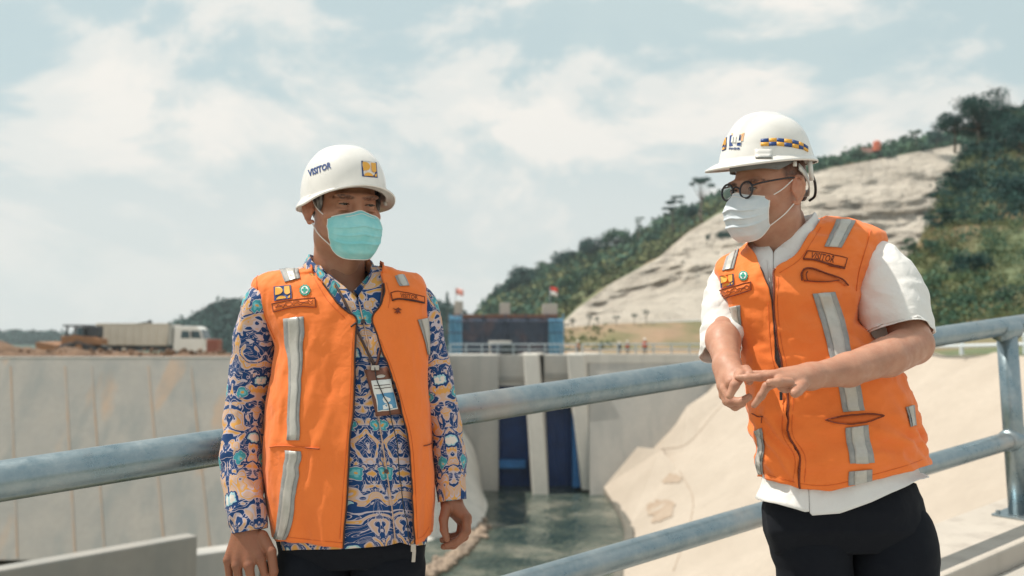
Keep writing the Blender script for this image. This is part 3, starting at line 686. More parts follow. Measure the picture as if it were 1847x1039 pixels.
mb = MB(); mb.hexa([(tx(352), YT - 1.23, tz(610)), (tx(371), YT - 1.23, tz(610)), (tx(371), YT - 1.19, tz(610)), (tx(352), YT - 1.19, tz(610)),
                    (tx(352), YT - 1.23, tz(597)), (tx(366), YT - 1.23, tz(597)), (tx(366), YT - 1.19, tz(597)), (tx(352), YT - 1.19, tz(597))]); mb.build('side_window', P_['glass'], cab)
mb = MB(); mb.box((tx(352), YT - 1.32, tz(606)), (tx(355), YT - 1.2, tz(597))); mb.build('mirror', P_['dark'], cab)
mb = MB(); mb.box((tx(367), YT - 1.15, zg + .35), (tx(377), YT + 1.15, zg + .75)); mb.build('bumper', P_['white'], tr, bevel=.04)
for px in (207, 233, 340):
    for sgn in (-1, 1):
        y0 = YT + sgn * 1.0
        mb = MB(); mb.cyl((tx(px), y0 - .18, zg + .52), (tx(px), y0 + .18, zg + .52), .52, 20)
        wh = mb.build('wheel', P_['tyre'], tr, smooth=False)
        mb = MB(); mb.cyl((tx(px), y0 - .2, zg + .52), (tx(px), y0 + .2, zg + .52), .26, 14); mb.build('rim', P_['beige'], wh)
mb = MB(); mb.cyl((tx(246), YT, tz(585)), (tx(272), YT, tz(581)), .12, 8); mb.cyl((tx(268), YT, tz(583)), (tx(272), YT, tz(579)), .22, 8); mb.build('tarp_roll', P_['tarp'], tr)

YB = 88.0
bx_ = lambda px: at(px, 600, YB)[0]
bz = lambda py: at(900, py, YB)[2]
bz0 = at(0, 640, YB)[2]
bd = thing('bulldozer', 'orange bulldozer with dark cab pushing earth left of the truck', 'bulldozer', (bx_(150), YB, bz0))
mb = MB(); V0 = [(118, 606), (140, 604), (178, 608), (188, 612), (188, 622), (118, 624)]
n = len(V0); A = [(bx_(a), YB - .9, bz(b)) for a, b in V0]; B = [(bx_(a), YB + .9, bz(b)) for a, b in V0]
mb.add(A + B, [tuple(range(n))[::-1], tuple(range(n, 2 * n))] + [(i, (i + 1) % n, n + (i + 1) % n, n + i) for i in range(n)]); mb.build('body', P_['orange'], bd, bevel=.08)
mb = MB()
for px in (127, 158):
    for y in (YB - .8, YB + .8): mb.cyl((bx_(px), y, bz(606)), (bx_(px + (2 if px < 140 else 0)), y, bz(588)), .11, 6)
mb.box((bx_(122), YB - 1, bz(589)), (bx_(163), YB + 1, bz(586)))
mb.build('cab_frame', P_['dark'], bd)
mb = MB(); mb.box((bx_(145), YB - .75, bz(606)), (bx_(158), YB + .75, bz(590))); mb.build('cab_glass', P_['glass'], bd)
mb = MB(); mb.box((bx_(160), YB - .6, bz(608)), (bx_(182), YB + .6, bz(588))); mb.build('rear_unit', P_['dark'], bd, bevel=.1)
for y0 in (YB - 1.15, YB + 1.15):
    mb = MB(); pts = [(122, 632), (130, 622), (150, 616), (172, 622), (192, 632), (188, 639), (126, 639)]
    n = len(pts); A = [(bx_(a), y0 - .25, bz(b)) for a, b in pts]; B = [(bx_(a), y0 + .25, bz(b)) for a, b in pts]
    mb.add(A + B, [tuple(range(n))[::-1], tuple(range(n, 2 * n))] + [(i, (i + 1) % n, n + (i + 1) % n, n + i) for i in range(n)]); tk = mb.build('track', P_['tyre'], bd, bevel=.05)
    mb = MB(); mb.cyl((bx_(155), y0 - .3, bz(626)), (bx_(155), y0 + .3, bz(626)), .32, 14); mb.build('sprocket', P_['orange'], tk)
mb = MB(); A = [(82, 619), (86, 616), (112, 620), (120, 624), (112, 634), (84, 634)]; n = len(A)
mb.add([(bx_(a), YB - 1.9, bz(b)) for a, b in A] + [(bx_(a), YB + 1.9, bz(b)) for a, b in A], [tuple(range(n))[::-1], tuple(range(n, 2 * n))] + [(i, (i + 1) % n, n + (i + 1) % n, n + i) for i in range(n)])
mb.build('blade', P_['orange'], bd, bevel=.06)
for y in (YB - 1.1, YB + 1.1):
    mb = MB(); mb.cyl((bx_(110), y, bz(626)), (bx_(140), y, bz(620)), .12, 8); mb.build('push_arm', P_['dark'], bd)

YC = 90.0
ct = thing('steel_container', 'small brick red steel container just right of the truck cab', 'container', at(383, 638, YC))
a, b = at(372, 638, YC), at(393, 612, YC)
mb = MB(); mb.box((a[0], YC, a[2] + .12), (b[0], YC + 1.4, b[2])); mb.build('shell', P_['redbox'], ct, bevel=.03)
mb = MB(); mb.box((a[0] - .05, YC - .06, a[2] - .05), (b[0] + .05, YC + 1.46, a[2] + .13)); mb.build('skid', P_['beige'], ct)
for k in range(5):
    x = a[0] + (b[0] - a[0]) * (k + .5) / 5; mb = MB(); mb.box((x - .05, YC - .05, a[2] + .15), (x + .05, YC + .002, b[2] - .05)); mb.build('corrugation', P_['redbox'], ct)

# building in blue netting
YN = 90.0
nx_ = lambda px: at(px, 600, YN)[0]
nz = lambda py: at(900, py, YN)[2]
bl = thing('netted_building', 'half built concrete structure wrapped in blue netting behind the gate', 'building', (nx_(912), YN, nz(641)))
mb = MB(); mb.box((nx_(818), YN, nz(642)), (nx_(1006), YN + 6, nz(574))); mb.build('core_wall', P_['net'], bl)
mb = MB(); mb.box((nx_(816), YN - .5, nz(573.5)), (nx_(1006), YN + 6.3, nz(567))); mb.build('roof_slab', P_['rustbeam'], bl)
for i, (p0, p1, tp) in enumerate(((819, 834, 543), (901, 920, 546), (979, 1006, 548))):
    mb = MB(); mb.box((nx_(p0), YN + .2, nz(568)), (nx_(p1), YN + 1.2, nz(tp))); mb.build('column', M['gatewall'], bl, bevel=.03)
for (p0, p1) in ((811, 832), (834, 911), (914, 985), (989, 1016)):
    mt = P_['netblue'] if p1 - p0 < 40 else P_['net']
    xs = np.linspace(nx_(p0), nx_(p1), 14); zs = np.linspace(nz(641), nz(575 if p1 > 840 else 570), 10)
    G = np.array([[(x, YN - .55 - .1 * math.sin(i * 1.3 + j) - .05 * math.cos(3 * i), z) for i, x in enumerate(xs)] for j, z in enumerate(zs)])
    grid_obj('netting', G, mt, bl, thick=.02)
for px in (812, 833, 872, 912, 948, 987, 1015):
    mb = MB(); mb.cyl((nx_(px), YN - .85, nz(642)), (nx_(px), YN - .85, nz(566)), .06, 8); mb.build('scaffold_pole', P_['netblue'] if px in (812, 833, 1015) else P_['net'], bl)
for py in (600, 580):
    mb = MB(); mb.cyl((nx_(811), YN - .93, nz(py)), (nx_(1016), YN - .93, nz(py)), .04, 8); mb.build('scaffold_rail', P_['net'], bl)

# handrails on the crest
def handrail(name, label, pts, h, r, mat, nlev=3, extra=()):
    t = thing(name, label, 'railing', pts[0]); up = np.array((0, 0, h))
    for p in list(pts) + list(extra):
        mb = MB(); mb.cyl(p, np.asarray(p) + up, r * 1.15, 10); mb.build('post', mat, t, smooth=False)
    for k in range(1, nlev + 1):
        for a, b in zip(pts[:-1], pts[1:]):
            mb = MB(); mb.cyl(np.asarray(a) + up * k / nlev, np.asarray(b) + up * k / nlev, r, 8); mb.build('rail', mat, t)
    return t
pts = [at(px, 640, 50.6) for px in np.linspace(812, 1040, 9)]
handrail('crest_railing', 'thin pale railing along the top of the gate structure', pts, .58, .035, M['galv'], 2)
pts = [at(px, 640, 51.0) for px in np.linspace(1050, 1340, 10)]
handrail('crest_railing', 'thin pale railing along the top of the grey wall right of the gate', pts, .60, .035, M['galv'], 2)
pts = [at(px, py, Y) for px, py, Y in ((1560, 641, 40), (1640, 640, 35.5), (1735, 640, 31.0), (1850, 639, 27.6), (2000, 639, 24))]
handrail('crest_railing', 'white tube railing on the crest right of the right man', pts, .60, .06, pm('white_rail_paint', (.58, .64, .67), rough=.4), 2)

# black covered stack with pale slab
st = thing('covered_stack', 'black tarpaulin covered stack on the gate crest', 'stack', at(918, 640, 51.4))
a, b = at(903, 640, 51.4), at(931, 619, 51.4)
mb = MB(); mb.hexa([(a[0], 51.2, a[2]), (b[0] + .1, 51.2, a[2]), (b[0] + .1, 52.2, a[2]), (a[0], 52.2, a[2]), (a[0] + .04, 51.25, b[2] - .05), (b[0] - .1, 51.25, b[2]), (b[0] - .1, 52.1, b[2]), (a[0] + .04, 52.1, b[2] - .05)])
mb.build('cover', P_['tarp'], st, bevel=.06)
a, b = at(881, 620, 51.4), at(922, 615.5, 51.4)
mb = MB(); mb.box((a[0], 51.3, a[2] + .02), (b[0], 52.0, b[2] + .02)); mb.cyl((a[0] + .08, 51.65, at(0, 640, 51.4)[2]), (a[0] + .08, 51.65, a[2] + .02), .04, 8); mb.build('slab', M['pier'], st, bevel=.02)

# flags
def flag(label, px, py0, py1, Y, wpx, hpx, mats):
    t = thing('flag', label, 'flag', at(px, py1, Y)); s = Y / F0
    p0, p1 = at(px, py1, Y), at(px, py0, Y)
    mb = MB(); mb.cyl(p0, p1, .035, 8); mb.build('flagpole', M['galv'], t)
    for k, m in enumerate(mats):
        G = np.array([[p1 + np.array((s * wpx * u, .12 * math.sin(u * 6 + k), -s * hpx * (k + v) / len(mats) - .25 * u)) for u in np.linspace(0, 1, 10)] for v in np.linspace(0, 1, 4)])
        grid_obj('stripe', G, m, t, thick=.01)
flag('red and white flag flying in front of the green ridge', 992, 516, 600, 92, 14, 15, (P_['red'], P_['flagwhite']))
flag('faded red flag on a thin pole above the netted building', 822, 519, 560, 92, 14, 11, (P_['pink'],))

# skyline hut and marker
a = at(1560, 286, 238)
h = thing('hut', 'low dark roofed hut on the skyline above the pale slope', 'hut', a); s = 238 / F0
mb = MB(); mb.box((a[0] - 14 * s, 237, a[2] - 1), (a[0] + 12 * s, 240, a[2] + 10 * s)); mb.build('wall', P_['beige'], h)
mb = MB(); mb.hexa([(a[0] - 18 * s, 236.5, a[2] + 8 * s), (a[0] + 15 * s, 236.5, a[2] + 10 * s), (a[0] + 15 * s, 241, a[2] + 10 * s), (a[0] - 18 * s, 241, a[2] + 8 * s),
                    (a[0] - 6 * s, 238, a[2] + 20 * s), (a[0] + 12 * s, 238, a[2] + 20 * s), (a[0] + 12 * s, 239.5, a[2] + 20 * s), (a[0] - 6 * s, 239.5, a[2] + 20 * s)]); mb.build('roof', P_['rustbeam'], h)
a = at(1582, 282, 236); s = 236 / F0
wt = thing('water_tank', 'small orange red water tank on the skyline beside the hut', 'tank', a)
mb = MB(); mb.cyl(a + (0, 0, 10 * s), a + (0, 0, 26 * s), 7 * s, 14); mb.cyl(a + (0, 0, 26 * s), a + (0, 0, 29 * s), 7 * s, 14, 2.5 * s); mb.build('tank_body', pm('orange_red_plastic', (.55, .13, .06), rough=.5), wt)
mb = MB()
for dx in (-1, 1):
    for dy in (-1, 1): mb.cyl(a + (dx * 5 * s, dy * 5 * s, -1), a + (dx * 5 * s, dy * 5 * s, 10 * s), .08, 6)
mb.build('stand', P_['dark'], wt)
# ================================================================== RAIL, DECK
def rail_depth(px): return 0.10 * F0 / (74.0 - 0.0225 * px)
rA, rB = at(0, 868, rail_depth(0)), at(1815, 588, rail_depth(1815))
rd = (rB - rA) / np.linalg.norm(rB - rA)
rn = np.array((-rd[1], rd[0], 0)); rn /= np.linalg.norm(rn)          # away from the deck
ru = np.cross(rd, rn); ru = ru if ru[2] > 0 else -ru                 # square to the sloping rail
def rail_pt(s, dn=0, du=0): return rA + rd * s + rn * dn + ru * du
Ls = np.linalg.norm(rB - rA)
RAILH, MIDH = 1.03, 0.615
def galv_mat():
    m, nt, b = newmat('galvanised_steel'); b.inputs['Metallic'].default_value = 0.8
    t = N(nt, 'ShaderNodeTexCoord'); v = t.outputs['Object']
    n = N(nt, 'ShaderNodeTexNoise', i_Scale=9.0, i_Detail=8.0, i_Roughness=0.7); lk(nt, v, n.inputs['Vector'])
    vo = N(nt, 'ShaderNodeTexVoronoi', i_Scale=60.0); lk(nt, v, vo.inputs['Vector'])
    c = mixc(nt, ramp(nt, n.outputs[0], [(0.35, 0), (0.65, 1)]), (.20, .275, .315), (.36, .41, .43))
    c = mixc(nt, mathn(nt, 'MULTIPLY', vo.outputs['Color'], 0.22), c, (.14, .21, .26))
    n5 = N(nt, 'ShaderNodeTexNoise', i_Scale=3.0, i_Detail=6.0); lk(nt, v, n5.inputs['Vector'])
    c = mixc(nt, mathn(nt, 'MULTIPLY', ramp(nt, n5.outputs[0], [(0.56, 0), (0.70, 1)]), 0.5), c, (.50, .42, .36))
    lk(nt, c, b.inputs['Base Color'])
    lk(nt, ramp(nt, n.outputs[0], [(0.3, 0.22), (0.7, 0.44)]), b.inputs['Roughness'])
    n2 = N(nt, 'ShaderNodeTexNoise', i_Scale=120.0, i_Detail=3.0); lk(nt, v, n2.inputs['Vector'])
    bp = N(nt, 'ShaderNodeBump', i_Strength=0.12, i_Distance=0.003); lk(nt, n2.outputs[0], bp.inputs['Height']); lk(nt, bp.outputs[0], b.inputs['Normal'])
    return m
M['rail'] = galv_mat()
kz = -RAILH
GS = [(-3.2), (Ls + 6)]
def plank(name, label, mat, dn0, dn1, du_top, du_bot, s0=-6, s1=Ls + 8, kind=None, bevel=0.012):
    n = 40; rows = []
    mb = MB(); c = [rail_pt(s, dn, du) for du in (du_bot, du_top) for (s, dn) in ((s0, dn0), (s1, dn0), (s1, dn1), (s0, dn1))]
    mb.hexa(c); o = mb.build(name, mat, bevel=bevel); return tag(o, label, kind=kind)
plank('kerb', 'sloping concrete kerb carrying the guard railing', M['kerb'], -.24, .24, kz, kz - .6, kind='structure')
tag(plank('pavement', 'concrete deck', M['deck'], -4.5, -.244, kz - .10, kz - .6, kind='structure'), kind='structure')
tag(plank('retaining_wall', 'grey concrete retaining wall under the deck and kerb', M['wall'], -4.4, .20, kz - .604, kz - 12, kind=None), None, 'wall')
rl = thing('guard_railing', 'galvanised steel tube guard railing running behind both men', 'railing', rail_pt(0, 0, kz))
ss = np.linspace(-5, Ls + 7, 60)
tube('top_rail', [rail_pt(s) for s in ss], .05, M['rail'], rl, m=28)
tube('mid_rail', [rail_pt(s, 0, -MIDH) for s in ss], .048, M['rail'], rl, m=28)
for s in (Ls - 4.9 * 1.62, Ls, Ls + 3.2):
    a, b = rail_pt(s, 0, kz + .012), rail_pt(s, 0, -.01)
    po = tube('post', [a, (a + b) / 2, b], .052, M['rail'], rl, m=24)
    for du, e in ((-.02, .062), (-MIDH, .060)):
        c = rail_pt(s, 0, du if du > -.1 else -MIDH); tube('weld_collar', [c - rd * .085, c - rd * .06, c + rd * .06, c + rd * .085], [e - .008, e, e, e - .008], M['rail'], po, m=20)
    mb = MB(); mb.obox(rail_pt(s, 0, kz + .006), rd * .10, rn * .10, ru * .006); mb.build('base_plate', M['rail'], po, bevel=.003)
    for i in (-1, 1):
        for j in (-1, 1):
            c = rail_pt(s, j * .075, kz + .012) + rd * .075 * i; mb = MB(); mb.cyl(c, c + ru * .018, .011, 6); mb.build('bolt', M['rail'], po)
def deck_z(x, y):
    p = rail_pt(0, 0, kz - .10); nrm = np.cross(rd, rn); nrm = nrm if nrm[2] > 0 else -nrm
    return p[2] - (nrm[0] * (x - p[0]) + nrm[1] * (y - p[1])) / nrm[2]

# ================================================================== SDF MODELLING
class Field:
    def __init__(s, lo, hi, h):
        s.lo = np.array(lo, float); s.h = h; n = np.ceil((np.array(hi) - s.lo) / h).astype(int) + 1
        s.ax = [s.lo[k] + h * np.arange(n[k]) for k in range(3)]; s.F = np.full(n, 0.06, np.float32)
    def _do(s, f, lo, hi, k, sub):
        pad = k + 3 * s.h; sl = []
        for a in range(3):
            i0 = max(0, int((lo[a] - pad - s.lo[a]) / s.h)); i1 = min(len(s.ax[a]), int((hi[a] + pad - s.lo[a]) / s.h) + 2)
            if i1 <= i0: return s
            sl.append(slice(i0, i1))
        sl = tuple(sl); P = np.stack(np.meshgrid(*[s.ax[a][sl[a]] for a in range(3)], indexing='ij'), -1)
        b = f(P); a = s.F[sl]
        if sub:
            b = -b; h = np.clip(.5 - .5 * (b - a) / k, 0, 1); s.F[sl] = b * (1 - h) + a * h + k * h * (1 - h)
        else:
            h = np.clip(.5 + .5 * (b - a) / k, 0, 1); s.F[sl] = b * (1 - h) + a * h - k * h * (1 - h)
        return s
    def cone(s, a, b, ra, rb, k=.01, sub=False):
        a, b = np.asarray(a, float), np.asarray(b, float); d = b - a; L2 = d @ d + 1e-12; r = max(ra, rb)
        def f(P):
            t = np.clip(((P - a) @ d) / L2, 0, 1); return np.linalg.norm(P - a - t[..., None] * d, axis=-1) - (ra + (rb - ra) * t)
        return s._do(f, np.minimum(a, b) - r, np.maximum(a, b) + r, k, sub)
    def chain(s, pts, rs, k=.006):
        for a, b, ra, rb in zip(pts[:-1], pts[1:], rs[:-1], rs[1:]): s.cone(a, b, ra, rb, k)
        return s
    def ell(s, c, r, k=.01, sub=False, rot=None):
        c, r = np.asarray(c, float), np.asarray(r, float); Rm = np.eye(3) if rot is None else np.array(rot)
        def f(P):
            q = (P - c) @ Rm; k0 = np.linalg.norm(q / r, axis=-1); k1 = np.linalg.norm(q / (r * r), axis=-1) + 1e-9; return k0 * (k0 - 1) / k1
        m = max(r); return s._do(f, c - m, c + m, k, sub)
    def mesh(s):
        F = s.F; n = np.array(F.shape); ins = F < 0
        C = [(i, j, k) for i in (0, 1) for j in (0, 1) for k in (0, 1)]
        sh = lambda A, c: A[c[0]:n[0] - 1 + c[0], c[1]:n[1] - 1 + c[1], c[2]:n[2] - 1 + c[2]]
        cnt = sum(sh(ins, c).astype(np.int8) for c in C); act = (cnt > 0) & (cnt < 8)
        I = np.argwhere(act); idx = -np.ones(act.shape, np.int64); idx[act] = np.arange(len(I))
        acc = np.zeros((len(I), 3)); num = np.zeros(len(I))
        for a in C:
            for ax in range(3):
                if a[ax]: continue
                b = list(a); b[ax] = 1
                fa = F[tuple((I + a).T)]; fb = F[tuple((I + b).T)]; cr = (fa < 0) != (fb < 0)
                t = np.where(cr, fa / np.where(cr, fa - fb, 1), 0); p = np.array(a, float)[None].repeat(len(I), 0); p[:, ax] = t
                acc[cr] += p[cr]; num[cr] += 1
        V = s.lo + (I + acc / num[:, None]) * s.h; Q = []
        for ax in range(3):
            o1, o2 = [(1, 2), (2, 0), (0, 1)][ax]
            A = [slice(0, n[k] - 1) if k == ax else slice(1, n[k] - 1) for k in range(3)]; B = list(A); B[ax] = slice(1, n[ax])
            ia, ib = ins[tuple(A)], ins[tuple(B)]; E = np.argwhere(ia != ib)
            if not len(E): continue
            fl = ia[tuple(E.T)]; off = np.array([0 if k == ax else 1 for k in range(3)]); E = E + off
            def cell(d1, d2):
                e = E.copy(); e[:, o1] += d1; e[:, o2] += d2; return idx[tuple(e.T)]
            q = np.stack([cell(-1, -1), cell(0, -1), cell(0, 0), cell(-1, 0)], 1)
            q[~fl] = q[~fl][:, ::-1]; Q.append(q)
        return V, np.vstack(Q)
def smooth_mesh(V, Q, it=2, lam=.5):
    e = np.vstack([Q[:, [0, 1]], Q[:, [1, 2]], Q[:, [2, 3]], Q[:, [3, 0]]])
    for _ in range(it):
        acc = np.zeros_like(V); c = np.zeros(len(V))
        np.add.at(acc, e[:, 0], V[e[:, 1]]); np.add.at(acc, e[:, 1], V[e[:, 0]]); np.add.at(c, e[:, 0], 1); np.add.at(c, e[:, 1], 1)
        V = V + lam * (acc / np.maximum(c, 1)[:, None] - V)
    return V
def rotm(yaw, pitch=0, roll=0):
    return np.array(Matrix.Rotation(yaw, 3, 'Z') @ Matrix.Rotation(pitch, 3, 'X') @ Matrix.Rotation(roll, 3, 'Y'))

# ---- person materials
def skin_mat(name):
    m, nt, b = newmat(name); b.inputs['Roughness'].default_value = 0.52; b.inputs['Specular IOR Level'].default_value = 0.4
    a = N(nt, 'ShaderNodeAttribute', attribute_name='tint'); t = N(nt, 'ShaderNodeTexCoord')
    n = N(nt, 'ShaderNodeTexNoise', i_Scale=45.0, i_Detail=5.0); lk(nt, t.outputs['Object'], n.inputs['Vector'])
    c = mixc(nt, mathn(nt, 'MULTIPLY', ramp(nt, n.outputs[0], [(0.35, 0), (0.7, 1)]), 0.30), a.outputs['Color'], (.34, .11, .065))
    nb = N(nt, 'ShaderNodeTexNoise', i_Scale=14.0, i_Detail=4.0); lk(nt, t.outputs['Object'], nb.inputs['Vector'])
    c = mixc(nt, mathn(nt, 'MULTIPLY', ramp(nt, nb.outputs[0], [(0.5, 0), (0.7, 1)]), 0.22), c, (.20, .085, .05))
    lk(nt, ramp(nt, n.outputs[0], [(0.3, 0.40), (0.7, 0.60)]), b.inputs['Roughness'])
    lk(nt, c, b.inputs['Base Color'])
    b.inputs['Subsurface Weight'].default_value = 0.08; b.inputs['Subsurface Radius'].default_value = (.012, .005, .003); b.inputs['Subsurface Scale'].default_value = 0.3
    n2 = N(nt, 'ShaderNodeTexNoise', i_Scale=260.0, i_Detail=3.0); lk(nt, t.outputs['Object'], n2.inputs['Vector'])
    bp = N(nt, 'ShaderNodeBump', i_Strength=0.35, i_Distance=0.002); lk(nt, n2.outputs[0], bp.inputs['Height']); lk(nt, bp.outputs[0], b.inputs['Normal'])
    return m
def cloth_mat(name, c, c2, rough=.75, sheen=.15, weave=900, crease=.35):
    m, nt, b = newmat(name); b.inputs['Roughness'].default_value = rough; b.inputs['Sheen Weight'].default_value = sheen; b.inputs['Specular IOR Level'].default_value = .3
    t = N(nt, 'ShaderNodeTexCoord'); v = t.outputs['Object']
    n = N(nt, 'ShaderNodeTexNoise', i_Scale=7.0, i_Detail=7.0, i_Roughness=.6); lk(nt, v, n.inputs['Vector'])
    lk(nt, mixc(nt, ramp(nt, n.outputs[0], [(.35, 0), (.65, 1)]), c, c2), b.inputs['Base Color'])
    n2 = N(nt, 'ShaderNodeTexNoise', i_Scale=22.0, i_Detail=5.0, i_Distortion=1.2); lk(nt, v, n2.inputs['Vector'])
    n3 = N(nt, 'ShaderNodeTexNoise', i_Scale=float(weave), i_Detail=2.0); lk(nt, v, n3.inputs['Vector'])
    n5 = N(nt, 'ShaderNodeTexNoise', i_Scale=6.5, i_Detail=2.5, i_Distortion=1.6); lk(nt, v, n5.inputs['Vector'])      # sharp creases
    cr = mathn(nt, 'MULTIPLY', mathn(nt, 'ABSOLUTE', mathn(nt, 'SUBTRACT', n5.outputs[0], .5)), 9.0, clamp=True)
    h = mathn(nt, 'MULTIPLY_ADD', cr, .35, mathn(nt, 'MULTIPLY_ADD', n3.outputs[0], .10, n2.outputs[0]))
    bp = N(nt, 'ShaderNodeBump', i_Strength=crease, i_Distance=0.006); lk(nt, h, bp.inputs['Height']); lk(nt, bp.outputs[0], b.inputs['Normal'])
    return m
Q_ = {}
Q_['orange'] = cloth_mat('orange_vest_fabric', (.90, .215, .042), (.84, .188, .034), crease=.30)
Q_['orange_in'] = cloth_mat('orange_vest_lining', (.70, .15, .025), (.6, .12, .02))
Q_['white'] = cloth_mat('white_shirt_cotton', (.80, .78, .76), (.76, .745, .73), crease=.45)
Q_['black'] = cloth_mat('black_trouser_cloth', (.0035, .005, .010), (.005, .007, .012), sheen=.0, crease=.25, rough=.95)
Q_['grey'] = pm('grey_reflective_border', (.36, .35, .34), (.27, .28, .28), scale=60, rough=.6, bump=.3, bscale=150, bdist=.002)
Q_['silver'] = pm('silver_reflective_tape', (.54, .515, .475), (.45, .435, .40), scale=35, rough=.38, metal=.15, bump=.35, bscale=90, bdist=.002)
Q_['zip'] = pm('dark_zip', (.05, .018, .014), (.025, .012, .012), scale=300, rough=.6)
Q_['maroon'] = pm('maroon_stitching', (.22, .045, .02), (.14, .03, .015), scale=300, rough=.8)
Q_['helmet'] = pm('glossy_white_helmet', (.79, .765, .735), (.69, .665, .63), scale=16, rough=.24, coat=.3, lo=.50, hi=.82, detail=8)
Q_['navy'] = pm('navy_print', (.02, .06, .22), rough=.5)
Q_['yellow'] = pm('golden_print', (.80, .40, .055), rough=.5)
Q_['tan'] = pm('tan_print', (.70, .38, .18), rough=.5)
Q_['printwhite'] = pm('white_print', (.80, .79, .76), rough=.5)
Q_['green'] = pm('green_thread', (.02, .33, .24), rough=.7)
Q_['mint'] = pm('mint_thread', (.40, .66, .52), rough=.8)
Q_['rubber'] = pm('black_plastic', (.02, .02, .022), rough=.45)
Q_['greyband'] = pm('grey_foam_band', (.20, .21, .215), (.16, .17, .18), scale=30, rough=.85)
Q_['whiteplastic'] = pm('white_plastic', (.72, .71, .69), rough=.4)
Q_['elastic'] = pm('white_elastic', (.80, .74, .70), rough=.8)
Q_['leather'] = pm('brown_leather', (.20, .075, .045), (.14, .05, .03), scale=30, rough=.5)
Q_['strap'] = pm('dark_strap', (.075, .045, .042), rough=.6)
Q_['eyewhite'] = pm('eye_white', (.30, .26, .235), rough=.35)
Q_['iris'] = pm('dark_brown_iris', (.02, .011, .008), rough=.1)
Q_['frame'] = pm('dark_glasses_frame', (.012, .02, .035), (.03, .02, .02), scale=60, rough=.25)
Q_['metal'] = pm('zip_metal', (.5, .46, .42), rough=.35, metal=.8)
Q_['shoe'] = pm('black_shoe_leather', (.02, .018, .018), rough=.35)
def mask_mat(name, c1, c2):
    m, nt, b = newmat(name); b.inputs['Roughness'].default_value = .75; b.inputs['Base Color'].default_value = tuple(c1) + (1,)
    t = N(nt, 'ShaderNodeTexCoord'); n = N(nt, 'ShaderNodeTexNoise', i_Scale=28.0, i_Detail=5.0); lk(nt, t.outputs['Object'], n.inputs['Vector'])
    lk(nt, mixc(nt, ramp(nt, n.outputs[0], [(.4, 0), (.65, 1)]), c1, c2), b.inputs['Base Color'])
    b.inputs['Subsurface Weight'].default_value = .0
    n3 = N(nt, 'ShaderNodeTexNoise', i_Scale=500.0, i_Detail=2.0); lk(nt, t.outputs['Object'], n3.inputs['Vector'])
    bp = N(nt, 'ShaderNodeBump', i_Strength=.15, i_Distance=.002); lk(nt, n3.outputs[0], bp.inputs['Height']); lk(nt, bp.outputs[0], b.inputs['Normal'])
    return m
Q_['mask_teal'] = mask_mat('teal_mask_fabric', (.24, .63, .66), (.34, .70, .71))
Q_['mask_white'] = mask_mat('pale_grey_mask_fabric', (.58, .64, .69), (.65, .69, .73))
def glass_mat():
    m = bpy.data.materials.new('thin_lens_glass'); m.use_nodes = True; nt = m.node_tree; nt.nodes.clear()
    a = N(nt, 'ShaderNodeBsdfTransparent'); a.inputs[0].default_value = (.93, .95, .96, 1); g = N(nt, 'ShaderNodeBsdfGlossy'); g.inputs['Roughness'].default_value = .02
    mx = N(nt, 'ShaderNodeMixShader', i_0=.045); lk(nt, a.outputs[0], mx.inputs[1]); lk(nt, g.outputs[0], mx.inputs[2])
    o = N(nt, 'ShaderNodeOutputMaterial'); lk(nt, mx.outputs[0], o.inputs[0]); return m
Q_['lens'] = glass_mat()
